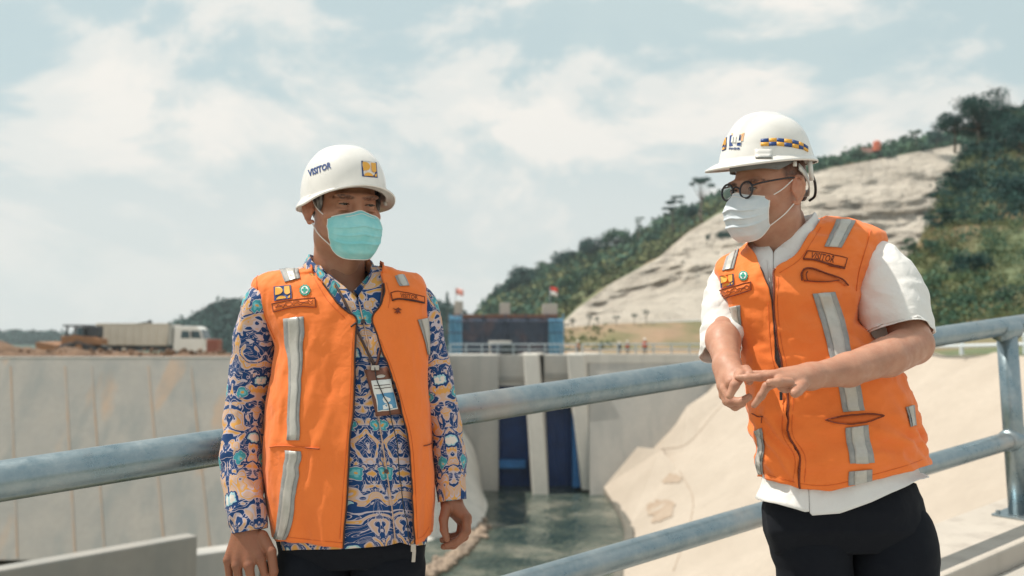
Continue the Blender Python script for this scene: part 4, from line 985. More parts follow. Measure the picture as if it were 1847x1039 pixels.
def batik_mat(name, ou=0.0, ov=0.0):
    """blue batik print: mirrored scroll motifs in peach and orange with lilac outlines, teal flowers"""
    m, nt, b = newmat(name); b.inputs['Roughness'].default_value = .72; b.inputs['Sheen Weight'].default_value = .1; b.inputs['Specular IOR Level'].default_value = .25
    t = N(nt, 'ShaderNodeTexCoord'); sp = N(nt, 'ShaderNodeSeparateXYZ'); lk(nt, t.outputs['UV'], sp.inputs[0])
    u = mathn(nt, 'ADD', sp.outputs[0], ou); v = mathn(nt, 'ADD', sp.outputs[1], ov)
    mu = mathn(nt, 'PINGPONG', u, .075)
    vec = N(nt, 'ShaderNodeCombineXYZ'); lk(nt, mu, vec.inputs[0]); lk(nt, v, vec.inputs[1])
    def noi(scale, detail, dist, z):
        mp = N(nt, 'ShaderNodeMapping'); mp.inputs['Location'].default_value = (0, 0, z); lk(nt, vec.outputs[0], mp.inputs[0])
        n = N(nt, 'ShaderNodeTexNoise', i_Scale=scale, i_Detail=detail, i_Roughness=.5, i_Distortion=dist); lk(nt, mp.outputs[0], n.inputs['Vector']); return n.outputs[0]
    BL, LI, PE, OR, TE = (.007, .048, .165), (.52, .45, .50), (.58, .385, .285), (.66, .34, .09), (.05, .30, .36)
    n1 = noi(20.0, 0.6, 1.6, 1.3)
    base = ramp(nt, n1, [(0, OR), (.255, PE), (.305, LI), (.340, BL), (.512, LI), (.546, PE), (.592, OR), (.645, LI), (.672, PE)], 'CONSTANT')
    n2 = noi(17.0, 0.5, 2.8, 5.7)           # tendrils across the blue
    line = ramp(nt, n2, [(0, 0.0), (.468, 1.0), (.497, 0.0), (.60, 1.0), (.622, 0.0)], 'CONSTANT')
    isb = ramp(nt, n1, [(0, 0.0), (.340, 1.0), (.512, 0.0)], 'CONSTANT')
    c = mixc(nt, mathn(nt, 'MULTIPLY', line, isb), base, LI)
    vo = N(nt, 'ShaderNodeTexVoronoi', voronoi_dimensions='2D', i_Scale=15.5, i_Randomness=.8); lk(nt, vec.outputs[0], vo.inputs['Vector'])
    wob = mathn(nt, 'MULTIPLY_ADD', noi(70.0, 1.0, .5, 9.1), .34, vo.outputs['Distance'])
    sel = N(nt, 'ShaderNodeSeparateColor'); lk(nt, vo.outputs['Color'], sel.inputs[0])
    pick = mathn(nt, 'GREATER_THAN', sel.outputs[0], .66)
    teal = ramp(nt, wob, [(0, OR), (.215, (.16, .46, .50)), (.30, TE), (.395, LI), (.425, BL), (.47, BL)], 'CONSTANT')
    c = mixc(nt, mathn(nt, 'MULTIPLY', pick, mathn(nt, 'LESS_THAN', wob, .47)), c, teal)
    pick2 = mathn(nt, 'LESS_THAN', sel.outputs[0], .17)
    pale = ramp(nt, wob, [(0, (.72, .66, .60)), (.30, (.34, .56, .62)), (.36, BL)], 'CONSTANT')
    c = mixc(nt, mathn(nt, 'MULTIPLY', pick2, mathn(nt, 'LESS_THAN', wob, .45)), c, pale)
    lk(nt, c, b.inputs['Base Color'])
    n4 = N(nt, 'ShaderNodeTexNoise', i_Scale=20.0, i_Detail=5.0, i_Distortion=1.0); lk(nt, t.outputs['Object'], n4.inputs['Vector'])
    bp = N(nt, 'ShaderNodeBump', i_Strength=.4, i_Distance=.006); lk(nt, n4.outputs[0], bp.inputs['Height']); lk(nt, bp.outputs[0], b.inputs['Normal'])
    return m
Q_['batik'] = batik_mat('blue_batik_print', 0.03, 0.01)
Q_['batik_sleeve'] = batik_mat('blue_batik_print_sleeve', 0.02, 0.31)

# ---- surface details: flat pieces pressed onto a garment or helmet where the photograph shows them
def bvh_of(objs):
    V, Fq, b = [], [], 0
    dg = bpy.context.evaluated_depsgraph_get()
    for o in objs:
        off = origin_of(o); me = o.data; v = np.empty(len(me.vertices) * 3, np.float32); me.vertices.foreach_get('co', v)
        V.append(v.reshape(-1, 3) + off); Fq += [[i + b for i in p.vertices] for p in me.polygons]; b += len(me.vertices)
    return BVHTree.FromPolygons([Vector(x) for x in np.vstack(V)], Fq, all_triangles=False)
def press(bvh, px, py, off):
    d = pdir(px, py); d = Vector(d / np.linalg.norm(d)); o = Vector(CAM)
    p, n, i, _ = bvh.ray_cast(o, d)
    for jx, jy in ((.17, .11), (-.13, .19)):          # guard against a ray slipping between two faces
        d2 = pdir(px + jx, py + jy); d2 = Vector(d2 / np.linalg.norm(d2)); p2, n2, i2, _2 = bvh.ray_cast(o, d2)
        if p2 is not None and (p is None or (p2 - o).length < (p - o).length - .02): p, n = p2, n2
    if p is None:                                     # just off the edge: take the nearest point that is on the cloth
        for r in range(1, 16):
            for a in range(0, 12):
                d2 = pdir(px + r * math.cos(a * PI / 6), py + r * math.sin(a * PI / 6)); p, n, i, _ = bvh.ray_cast(o, Vector(d2 / np.linalg.norm(d2)))
                if p is not None: break
            if p is not None: break
        if p is None: p, n, i, _ = bvh.find_nearest(o + d * 2.25)
    if n.dot(d) > 0: n = -n
    return np.array(p + n * off)
def press_grid(bvh, Pg, off):
    return np.array([[press(bvh, *q, off) for q in row] for row in Pg])
def patch_grid(rows, nx=6, ny=None):
    """rows: [(x0,y0,x1,y1), ...] left and right photo points of a strip from top to bottom"""
    R = np.array(rows, float); ny = ny or max(2, 5 * (len(R) - 1) + 1); R = pl(R, ny); t = np.linspace(0, 1, nx)[None, :, None]
    return R[:, None, :2] * (1 - t) + R[:, None, 2:] * t
def patch(name, bvh, rows, mat, parent, off=.003, nx=6, ny=None, sub=None):
    Pg = patch_grid(rows, nx, ny) if not isinstance(rows, np.ndarray) else rows
    G = press_grid(bvh, Pg, off); n, m = G.shape[:2]
    # close the rim: a skirt runs back into the cloth
    c = np.array(CAM); D = (G - c) / np.linalg.norm(G - c, axis=-1, keepdims=True); B = G + D * (off + .002)
    Gp = np.concatenate([B[:1], G, B[-1:]], 0); L = np.concatenate([B[:1, :1], B[:, :1], B[-1:, :1]], 0); R = np.concatenate([B[:1, -1:], B[:, -1:], B[-1:, -1:]], 0)
    Gp = np.concatenate([L, Gp, R], 1)
    nn = grid_normals(G).reshape(-1, 3).mean(0); fl = nn @ (c - G.reshape(-1, 3).mean(0)) < 0
    return grid_obj(name, Gp, mat, parent, flip=bool(fl))
def quad_pt(quad, u, v):
    """bilinear: quad = TL, TR, BR, BL; v runs down"""
    q = np.array(quad, float); return (q[0] * (1 - u) + q[1] * u) * (1 - v) + (q[3] * (1 - u) + q[2] * u) * v
def shape2d(name, bvh, quad, polys, mat, parent, off=.0035):
    """polygons in the unit square pressed onto the surface as one thin mesh"""
    V, Fq = [], []
    for p in polys:
        tri = tessellate_polygon([[Vector((a, b, 0)) for a, b in p]]); base = len(V)
        for a, b in p: V.append(press(bvh, *quad_pt(quad, a, b), off))
        k = len(p)
        for t in tri: Fq.append(tuple(base + i for i in t))
        c = np.array(CAM); bk = [np.array(x) + (np.array(x) - c) / np.linalg.norm(np.array(x) - c) * (off + .001) for x in V[base:base + k]]
        V += bk
        for i in range(k): Fq.append((base + i, base + (i + 1) % k, base + k + (i + 1) % k, base + k + i))
    o = mesh_obj(name, V, Fq, mat, parent, smooth=False); return o
def text_polys(body, bold=.0):
    cu = bpy.data.curves.new('text', 'FONT'); cu.body = body; cu.resolution_u = 2; cu.offset = bold; cu.fill_mode = 'FRONT'
    ob = bpy.data.objects.new('text', cu); me = ob.to_mesh(); V = np.array([v.co for v in me.vertices]); Fq = [tuple(p.vertices) for p in me.polygons]
    ob.to_mesh_clear(); bpy.data.objects.remove(ob); bpy.data.curves.remove(cu)
    V = V[:, :2]; V = (V - V.min(0)) / (V.max(0) - V.min(0)); V[:, 1] = 1 - V[:, 1]; return V, Fq
def lettering(name, bvh, quad, body, mat, parent, off=.004, bold=.02):
    V, Fq = text_polys(body, bold); W = [press(bvh, *quad_pt(quad, a, b), off) for a, b in V]
    c = np.array(CAM); k = len(W); edges = {}
    for f in Fq:
        for i in range(len(f)): e = (f[i], f[(i + 1) % len(f)]); edges[e] = 1
    bk = [np.array(x) + (np.array(x) - c) / np.linalg.norm(np.array(x) - c) * (off + .001) for x in W]
    side = [(a, b, k + b, k + a) for (a, b) in edges if (b, a) not in edges]
    return mesh_obj(name, W + bk, list(Fq) + side, mat, parent, smooth=False)
def wire(name, bvh, pts, r, mat, parent, off=.003, k=6, m=8):
    C = catmull(np.array(pts, float), k); return tube(name, [press(bvh, *p, off) for p in C], r, mat, parent, m=m)
def arc(cx, cy, rx, ry, a0, a1, n=10): return [(cx + rx * math.cos(math.radians(a)), cy + ry * math.sin(math.radians(a))) for a in np.linspace(a0, a1, n)]
def works_emblem(bvh, quad, parent, off=.004):
    """square navy and gold emblem with three rounded gold fields"""
    e = shape2d('emblem', bvh, quad, [[(0, 0), (.5, 0), (1, 0), (1, .5), (1, 1), (.5, 1), (0, 1), (0, .5)]], Q_['navy'], parent, off)
    A = [(.08, .07), (.30, .07)] + arc(.28, .33, .26, .26, -85, 85, 9) + [(.08, .62)]
    B = [(.62, .07), (.93, .07), (.93, .60)] + arc(.785, .45, .165, .22, 60, 180, 8)
    C = [(.10, .94)] + arc(.42, .98, .30, .26, 190, 352, 9) + [(.70, .94)]
    D = [(.80, .94), (.93, .94), (.93, .72)] + arc(.93, .95, .14, .2, 250, 190, 5)
    shape2d('emblem_field', bvh, quad, [A, B, C, D], Q_['yellow'], e, off + .0012); return e
def plus_badge(bvh, c, r, parent, off=.0035):
    q = [(c[0] - r, c[1] - r), (c[0] + r, c[1] - r), (c[0] + r, c[1] + r), (c[0] - r, c[1] + r)]
    ring = [(.5 + (.5 if i % 2 else .43) * math.cos(i * PI / 12), .5 + (.5 if i % 2 else .43) * math.sin(i * PI / 12)) for i in range(24)]
    e = shape2d('safety_badge', bvh, q, [ring], Q_['green'], parent, off)
    shape2d('badge_disc', bvh, q, [arc(.5, .5, .33, .33, 0, 345, 24)], Q_['printwhite'], e, off + .001)
    a, b = .09, .25; P = [(-a, -b), (a, -b), (a, -a), (b, -a), (b, a), (a, a), (a, b), (-a, b), (-a, a), (-b, a), (-b, -a), (-a, -a)]
    shape2d('plus_sign', bvh, q, [[(.5 + x, .5 + y) for x, y in P]], Q_['green'], e, off + .002); return e

# ---- head
def build_head(p):
    """head and neck in head space: face towards -Y, up +Z. Returns V, faces, colour"""
    f = Field((-.105, -.135, -.235), (.105, .135, .15), .0021)
    f.ell((0, .014, .042), (.0775, .098, .088), .01)
    f.ell((0, -.028, -.020), (.066, .066, .082), .03)
    f.ell((0, -.036, -.078), (.050, .048, .036), .025)
    for s in (-1, 1):
        f.ell((s * .052, -.004, -.062), (.018, .030, .026), .025)
        f.ell((s * .047, -.060, -.018), (.023, .024, .018), .02)
        f.ell((s * .027, -.086, .027), (.030, .013, .008), .014)
    f.cone((0, -.090, .020), (0, -.107, -.026), .0095, .012, .012)
    for s in (-1, 1):
        f.ell((s * .011, -.100, -.030), (.009, .010, .008), .008)
        f.ell((s * .033, -.104, .009), (.016, .016, .0105), .012, sub=True)
    for s in (-1, 1):
        f.ell((s * .0325, -.0825, .0085), (.0150, .0130, .0125), .004)          # lids over the eyeball
        f.ell((s * .0325, -.0980, p['eye_z']), (.0132, .0125, p['slit']), .0015, sub=True)
        f.ell((s * .034, -.086, -.0065), (.015, .010, .0042), .006)              # bag under the eye
        e0, eu = np.array((s * .0785, .002, .0)), np.array((s * .57, .82, 0)); ep = lambda q: [e0 + eu * a_ + np.array((0, 0, b_)) for a_, b_ in q]
        f.ell(e0 + eu * .0135 + np.array((-s * .001, .001, 0)), (.0035, .0135, .0270), .005, rot=rotm(-s * .60))
        f.chain(ep([(-.001, .008), (.003, .026), (.013, .0345), (.024, .029), (.0285, .013), (.0265, -.006), (.019, -.020), (.010, -.030), (.002, -.029)]), [.0034, .0038, .0040, .0042, .0040, .0036, .0036, .0052, .0050], .003)
        f.chain(ep([(.010, .022), (.018, .010), (.0165, -.008), (.010, -.016)]), [.0026, .0030, .0030, .0028], .003)
        f.cone(ep([(-.001, .001)])[0], ep([(.002, -.005)])[0], .0045, .0040, .004)
    f.cone((0, .026, -.05), (0, .042, -.21), p['neck'], p['neck'] * 1.08, .03)
    f.ell((0, -.020, -.125), (.016, .022, .026), .025)
    V, Q = f.mesh(); V = smooth_mesh(V, Q, 2, .45)
    x, y, z = V.T; base = np.array(p['skin']); C = np.tile(base, (len(V), 1))
    def blend(mask, col):
        nonlocal C
        C = C * (1 - mask[:, None]) + np.array(col) * mask[:, None]
    g = lambda d, s: np.exp(-(d / s) ** 2)
    blend(.35 * g(np.abs(x) - .082, .012) * (z > -.05) * (z < .04), base * np.array((1.25, .85, .8)))
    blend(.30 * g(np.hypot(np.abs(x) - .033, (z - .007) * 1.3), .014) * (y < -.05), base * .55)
    nz = fbm(V * 220, 2, 3)
    br = np.clip(1.7 - ((np.abs(x) - .033) / .0215) ** 2 - ((z - p['brow'] + .0035 * (1 - np.abs(x) / .04) + .08 * np.maximum(0, np.abs(x) - .04)) / .0056) ** 2 * 1.2, 0, 1) * (y < -.055)
    blend(np.clip(br * (.75 + .5 * nz), 0, .93), p['browcol'])
    if p['stubble']:
        hm = np.clip((z - .022 + np.clip((y + .018) * .6, -.05, .0) * 2) / .014, 0, 1) * np.clip((y + .030) / .012, 0, 1) + np.clip((y - .045) / .02, 0, 1) * np.clip((z + .075) / .03, 0, 1)
        hm *= 1 - g(np.abs(x) - .083, .006) * (np.abs(y - .014) < .026) * (z < .035)
        blend(np.clip(hm, 0, 1) * (.82 + .18 * nz), p['hair'])
    beard = g(z + .085, .035) * (y < .02) * .25
    blend(np.clip(beard, 0, 1), base * .7)
    return V, Q, C
def place_head(V, p): return p['c'] + (np.asarray(V) * p['s']) @ p['R'].T
def head_bits(p, person):
    H = lambda P: place_head(np.asarray(P, float), p)
    # eyes
    th, ph = np.meshgrid(np.linspace(0, PI, 16), np.linspace(0, 2 * PI, 24, endpoint=False), indexing='ij')
    sph = np.stack([np.sin(th) * np.cos(ph), np.sin(th) * np.sin(ph), np.cos(th)], -1)
    for s in (-1, 1):
        c = np.array((s * .0325, -.0825, .0085))
        le = np.array([(s * (.0325 + .0135 * math.cos(q)), -.0825 - .0128 * math.sqrt(max(0, 1 - (.9 * math.cos(q)) ** 2)) - .0012 * math.sin(q), p['eye_z'] + p['slit'] * 1.05 * math.sin(q) - .0006) for q in np.linspace(.05, PI - .05, 14)])
        tube('eyelashes', H(le), np.concatenate([[.0004], np.full(12, .0011), [.0004]]), Q_['iris'], person, m=6)
        e = grid_obj('eye', H(c + sph * (.0122, .0110, .0112)), Q_['eyewhite'], person, closed=True, flip=False, uv=False)
        g = np.array(p['gaze'], float); g /= np.linalg.norm(g); a = np.cross(g, (0, 0, 1.0)); a /= np.linalg.norm(a); b2 = np.cross(g, a)
        t = np.linspace(0, 2 * PI, 20, endpoint=False)
        rings = [c + g * (.0124 * math.cos(q)) + .0122 * math.sin(q) * (np.cos(t)[:, None] * a + np.sin(t)[:, None] * b2) for q in (0.02, .2, .38, .5)]
        grid_obj('iris', H(np.array(rings)), Q_['iris'], e, closed=True, uv=False)
    # mask
    ns, ntt = 61, 73; sv = np.linspace(-1, 1, ns); tv = np.linspace(0, 1, ntt); G = np.zeros((ntt, ns, 3))
    for i, t in enumerate(tv):
        for j, s in enumerate(sv):
            a = abs(s); top = p['mtop'] - .010 * a ** 1.6 + .006 * math.exp(-(s / .22) ** 2); bot = p['mbot'] + .034 * a ** 3.4
            z = top + (bot - top) * t
            yf = np.interp(t, (0, .1, .26, .45, .7, .88, 1), (-.1130, -.1235, -.1330, -.1330, -.127, -.115, -.094))
            ang = s * np.interp(t, (0, .3, .6, 1), (1.16, 1.18, 1.16, 1.12)); w = np.interp(t, (0, .3, .7, 1), (.0675, .0715, .0690, .059))
            yb = -.026 + .004 * t
            x = w * math.sin(ang) / math.sin(1.3); cc = max(0.0, math.cos(ang)) ** .80
            y = yb + (yf - yb) * cc
            pleat = sum(.0052 * max(0, 1 - abs(t - q) / .055) * (1 if t < q else .12) for q in (.34, .52, .70)) * max(0, 1 - a ** 4)
            G[i, j] = (x, y - pleat - p['puff'] * math.exp(-(s / .6) ** 2) * math.sin(PI * t), z)
    nzv = fbm(G * np.array((28, 28, 45)), 3, p['seed']); G[..., 1] -= .0022 * nzv; G[..., 0] += .001 * fbm(G * 40, 2, 4)
    mk = grid_obj('face_mask', H(G), Q_[p['mask']], person, thick=.0012); mk['label'] = p['masklabel']
    edge = np.concatenate([G[0], G[1:, -1], G[-1, ::-1][1:], G[::-1, 0][1:]])
    tube('mask_border', H(edge + np.array((0, -.0006, 0))), .0019, Q_['elastic'], mk, m=6, caps=False)
    tube('nose_wire', H(G[5, 16:45] + np.array((0, -.0012, 0))), .0011, Q_['elastic'], mk, m=6)
    for s, col in ((-1, 0), (1, -1)):
        a, b = G[0, col], G[-1, col]; e1, e2 = np.array((s * .0800, .000, .024)), np.array((s * .0800, .003, -.031))
        m1 = (a + e1) / 2 + np.array((s * .006, 0, -.001)); m2 = (b + e2) / 2 + np.array((s * .007, 0, 0))
        for pts in ((a, m1, e1, np.array((s * .0815, .016, .036))), (b, m2, e2, np.array((s * .078, .018, -.028)))):
            tube('ear_loop', H(catmull(np.array(pts), 8)), .0017, Q_['elastic'], mk, m=6)

def build_helmet(p, person):
    hp = p['helmet']; n = 144; ph = np.linspace(-PI, PI, n, endpoint=False); sn, cs = np.sin(ph), np.cos(ph)   # 0 = front
    ay = np.where(cs > 0, hp['front'], hp['back']); e = hp.get('e', 2.25)
    r = 1 / ((np.abs(sn) / hp['side']) ** e + (np.abs(cs) / ay) ** e) ** (1 / e)
    zr = hp['rim'](ph); rows = []
    def ring(rad, z): return np.stack([rad * sn, hp['cy'] - rad * cs, z + 0 * rad], -1)
    for q in np.linspace(0.03, PI / 2, 44):
        rad = r * math.sin(q) ** hp.get('flat', .9); z = zr + (hp['top'] - zr) * math.cos(q) ** hp.get('dome', 1.0)
        P = ring(rad, z)
        if hp['kind'] == 'ridge':
            k = np.exp(-(P[:, 0] / .024) ** 4) * np.clip(math.cos(q) * 1.6, 0, 1); P[:, 2] += .008 * k; P[:, 1] -= .004 * k * np.clip(cs, 0, 1)
            P[:, :2] *= (1 + .035 * max(0, (q - 1.30) / .27) ** 1)
        else:
            st = 1 / (1 + math.exp(-(q - .60) * 30)); P[:, :2] *= 1 + .035 * st * (1 - .6 * (q / (PI / 2)) ** 4)
            P[:, 2] -= .004 * st
        rows.append(P)
    last = rows[-1].copy(); base_r = np.hypot(last[:, 0], last[:, 1] - hp['cy'])
    w, dr = hp['brim'](ph), hp['drop'](ph)
    for u in (.08, .3, .55, .8, .94, 1.0): rows.append(ring(base_r + w * u, zr - .002 - dr * u ** 1.4))
    rows.append(ring(base_r + w * 1.0 - .001, zr - .002 - dr - .0045))
    G = place_head(np.array(rows), p)
    hm = grid_obj('safety_helmet', G, Q_['helmet'], person, closed=True, flip=True, thick=.003, uv=False); hm['label'] = hp['label']
    nn = grid_normals(G, True); sgn = np.mean(np.sum(nn * (G - G.reshape(-1, 3).mean(0)), -1))
    if sgn > 0: hm.data.flip_normals()
    return hm, rows

# ---- torso and tubes in photo-row space
class Torso:
    def __init__(s, keys, hem=None, hspan=160):
        K = np.array(keys, float); s.K = K; s.hem = hem; s.hspan = hspan
    def at(s, py): return np.array([np.interp(py, s.K[:, 0], s.K[:, c]) for c in range(1, 7)])
    def rows(s, n_per):
        out = []
        for a, b, k in zip(s.K[:-1, 0], s.K[1:, 0], n_per if isinstance(n_per, (list, tuple)) else [n_per] * (len(s.K) - 1)): out += list(np.linspace(a, b, k, endpoint=False))
        out.append(s.K[-1, 0]); return np.array(out)
    def theta(s, py, px):
        L, R, *_, n = s.at(py); c = np.clip((px - (L + R) / 2) / ((R - L) / 2), -.985, .985); c = np.sign(c) * abs(c) ** (n / 2); return -math.acos(c)
    def pts(s, py, th, inset=0.0, bottom=None):
        L, R, Yc, fd, bd, n = s.at(py); ppm = F0 / Yc; c, q = np.cos(th), np.sin(th)
        cx = np.sign(c) * np.abs(c) ** (2 / n); sy = np.sign(q) * np.abs(q) ** (2 / n)
        half = (R - L) / 2 - inset * ppm; px = (L + R) / 2 + half * cx; pyy = np.full_like(px, py)
        if s.hem is not None:
            hp = np.array(s.hem, float); yh = np.interp(px, hp[:, 0], hp[:, 1]); bt = s.K[-1, 0]
            wgt = np.clip((py - (bt - s.hspan)) / s.hspan, 0, 1) ** 1.5; pyy = py + (yh - bt) * wgt
        y = Yc + np.where(sy < 0, fd - inset, bd - inset) * sy
        P = at(px, pyy, np.where(sy < 0, y, Yc)); P[..., 1] = y; return P
def smooth_rows(G, it=3):
    for _ in range(it):
        G = G.copy(); G[1:-1] = .5 * G[1:-1] + .25 * (G[:-2] + G[2:])
    return G
def wrinkle(G, amp, sc, seed, closed=False, ridge=0.0):
    n = grid_normals(G, closed); out = n * np.sign(np.mean(np.sum(n * (G - G.mean(1, keepdims=True)), -1)))
    d = fbm(G * np.array(sc), 4, seed)
    if ridge: d = d + ridge * (1 - 2 * np.abs(fbm(G * np.array(sc) * 1.3 + 5, 2, seed + 9)))
    return G + out * (amp * d)[..., None]
def auto(name, G, mat, parent, closed=False, thick=None, uv=True):
    n = grid_normals(G, closed); s = np.mean(np.sum(n * (G - G.mean(1, keepdims=True)), -1))
    return grid_obj(name, G, mat, parent, closed=closed, flip=s < 0, thick=thick, uv=uv)
def limb(name, keys, mat, parent, m=56, k=12, amp=.004, sc=(14, 14, 10), seed=1, ridge=.6, folds=(), flat=1.0, thick=.002, cut=None, long=0.0, kl=4):
    """keys: (px, py, half width px, Y). folds: (t, amplitude) rings pushed in and out"""
    K = catmull(np.array(keys, float), k); C = at(K[:, 0], K[:, 1], K[:, 3]); R = K[:, 2] * K[:, 3] / F0
    T, A, B = frames(C); th = np.linspace(0, 2 * PI, m, endpoint=False); t = np.linspace(0, 1, len(C))
    rr = R[:, None] * np.ones(m)
    for (t0, w, a, ph) in folds: rr = rr + a * np.exp(-((t[:, None] - t0 - .04 * np.cos(th + ph)[None]) / w) ** 2) * (.55 + .45 * np.cos(th + ph)[None])
    rr = rr + long * np.sin(kl * th + 1.3 + 2 * t[:, None]) * t[:, None] ** 1.5
    G = C[:, None] + rr[..., None] * (np.cos(th)[None, :, None] * A[:, None] + flat * np.sin(th)[None, :, None] * B[:, None])
    G = wrinkle(G, amp, sc, seed, True, ridge)
    if cut is not None: G = cut(G)
    return auto(name, G, mat, parent, True, thick)
def collar(name, C, yaw, rx, ry, zb, zf, mat, parent, flap=.040, flare=.022, tip=.05, gap=12, drop_from=75):
    al = np.radians(np.linspace(-180 + gap, 180 - gap, 61)); cy, sy = math.cos(yaw), math.sin(yaw); rows = []
    a = np.degrees(np.abs(al)); f = np.clip((a - drop_from) / (180 - gap - drop_from), 0, 1) ** 1.25
    zfold = zb + (zf - zb) * f; x, y = rx * np.sin(al), ry * np.cos(al)
    fl = flap + (tip - flap) * np.clip((a - 110) / 50, 0, 1)
    for (q, up, out_) in ((0, -.034, -.004), (1, -.012, -.001), (2, 0.0, .001), (3, -.002, .005), (4, 'f', .4), (5, 'f', .75), (6, 'f', 1.0)):
        if up == 'f': o = 1 + (flare * out_ + .005) / np.hypot(x, y); z = zfold - fl * out_
        else: o = 1 + out_ / np.hypot(x, y); z = zfold + up
        X, Yv = x * o, y * o
        # a real collar leaf swings outward to the side near the front
        if up == 'f': X = X + np.sign(x) * .030 * out_ * np.clip((a - 120) / 45, 0, 1)
        rows.append(np.stack([C[0] + X * cy - Yv * sy, C[1] + X * sy + Yv * cy, z], -1))
    G = np.array(rows); G += .0015 * fbm(G * 30, 3, 5)[..., None]
    return grid_obj(name, G, mat, parent, thick=.0015)
def finish_body(person, parts, cols, mat):
    V = np.vstack([p[0] for p in parts]); Fq, b = [], 0
    for v, f in parts: Fq.append(f + b); b += len(v)
    o = mesh_obj('body', V, np.vstack(Fq), mat, person); at_ = o.data.color_attributes.new('tint', 'FLOAT_COLOR', 'POINT')
    C = np.ones((len(V), 4), np.float32); C[:, :3] = np.vstack(cols); at_.data.foreach_set('color', C.ravel()); return o
def hand_mesh(lo_hi_pts, chains, palm, h=.0020, k_palm=.014, k_f=.004):
    """chains: list of ([(px,py,Y)...],[r...]); palm: list of (a, b, ra, rb) in photo points"""
    pts = [at(*q) for ch in chains for q in ch[0]] + [at(*q) for a in palm for q in a[:2]]
    P = np.array(pts); f = Field(P.min(0) - .07, P.max(0) + .07, h)
    for a, b, ra, rb in palm: f.cone(at(*a), at(*b), ra, rb, k_palm)
    for pts_, rs in chains: f.chain([at(*q) for q in pts_], rs, k_f)
    V, Q = f.mesh(); return smooth_mesh(V, Q, 1, .4), Q
def skin_tint(V, base, seed, knuckles=()):
    C = np.tile(np.array(base, float), (len(V), 1)); C *= (1 + .05 * fbm(V * 40, 2, seed))[:, None]
    for q, r in knuckles:
        d = np.linalg.norm(V - at(*q), axis=1); C *= (1 - .25 * np.exp(-(d / r) ** 2))[:, None]
    return C
def legs_and_feet(person, hips, xs, zfloor, Y, matname='black'):
    for i, x in enumerate(xs):
        mb = []
        # shoe: lofted upper on a sole
        t = np.linspace(0, 1, 16); L = .28; prof_w = np.interp(t, (0, .12, .35, .6, .85, 1), (.022, .034, .034, .044, .038, .010)); prof_h = np.interp(t, (0, .12, .35, .6, .85, 1), (.06, .10, .10, .065, .05, .02))
        th = np.linspace(0, 2 * PI, 20, endpoint=False); G = []
        for u, w, h in zip(t, prof_w, prof_h):
            G.append([(x + w * math.cos(a) * (1 if math.sin(a) > 0 else 1.05), Y + .09 - L * u, zfloor + .003 + max(0, h * .5 + h * .5 * math.sin(a))) for a in th])
        grid_obj('shoe', np.array(G), Q_['shoe'], person, closed=True, caps=True, uv=False, flip=True)

# ---- brown earth washed onto the cream bank, cracks between its slabs
bb = bvh_of([bank_o, wf1, wf2])
def blotch(pts, seed):
    r = np.random.default_rng(seed); c = np.mean(pts, 0); P = catmull(np.array(list(pts) + [pts[0]], float), 5)[:-1]; P = c + (P - c) * (1 + .16 * r.standard_normal((len(P), 1)))
    V = [press(bb, *c, .04)] + [press(bb, *q, .03) for q in P]; k = len(P)
    return V, [(0, 1 + i, 1 + (i + 1) % k) for i in range(k)]
earth = pm('washed_brown_earth', (.33, .245, .18), (.41, .33, .26), scale=.8, rough=.95)
for pts, sd_ in (([(1168, 912), (1188, 903), (1216, 908), (1212, 930), (1190, 942), (1170, 934)], 1), ([(1188, 862), (1210, 855), (1230, 862), (1226, 870), (1200, 872)], 2)):
    V, Fq = blotch(pts, sd_); tag(mesh_obj('dirt_patch', V, Fq, earth, smooth=True), None, None, kind='stuff')
for q in ([(1192, 811), (1240, 800), (1290, 745), (1330, 700)], [(1226, 850), (1250, 900), (1240, 960), (1215, 1030)]):
    C = catmull(np.array(q, float), 8); tag(tube('slab_joint', [press(bb, *p, .005) for p in C], .022, earth, m=6), kind='structure')
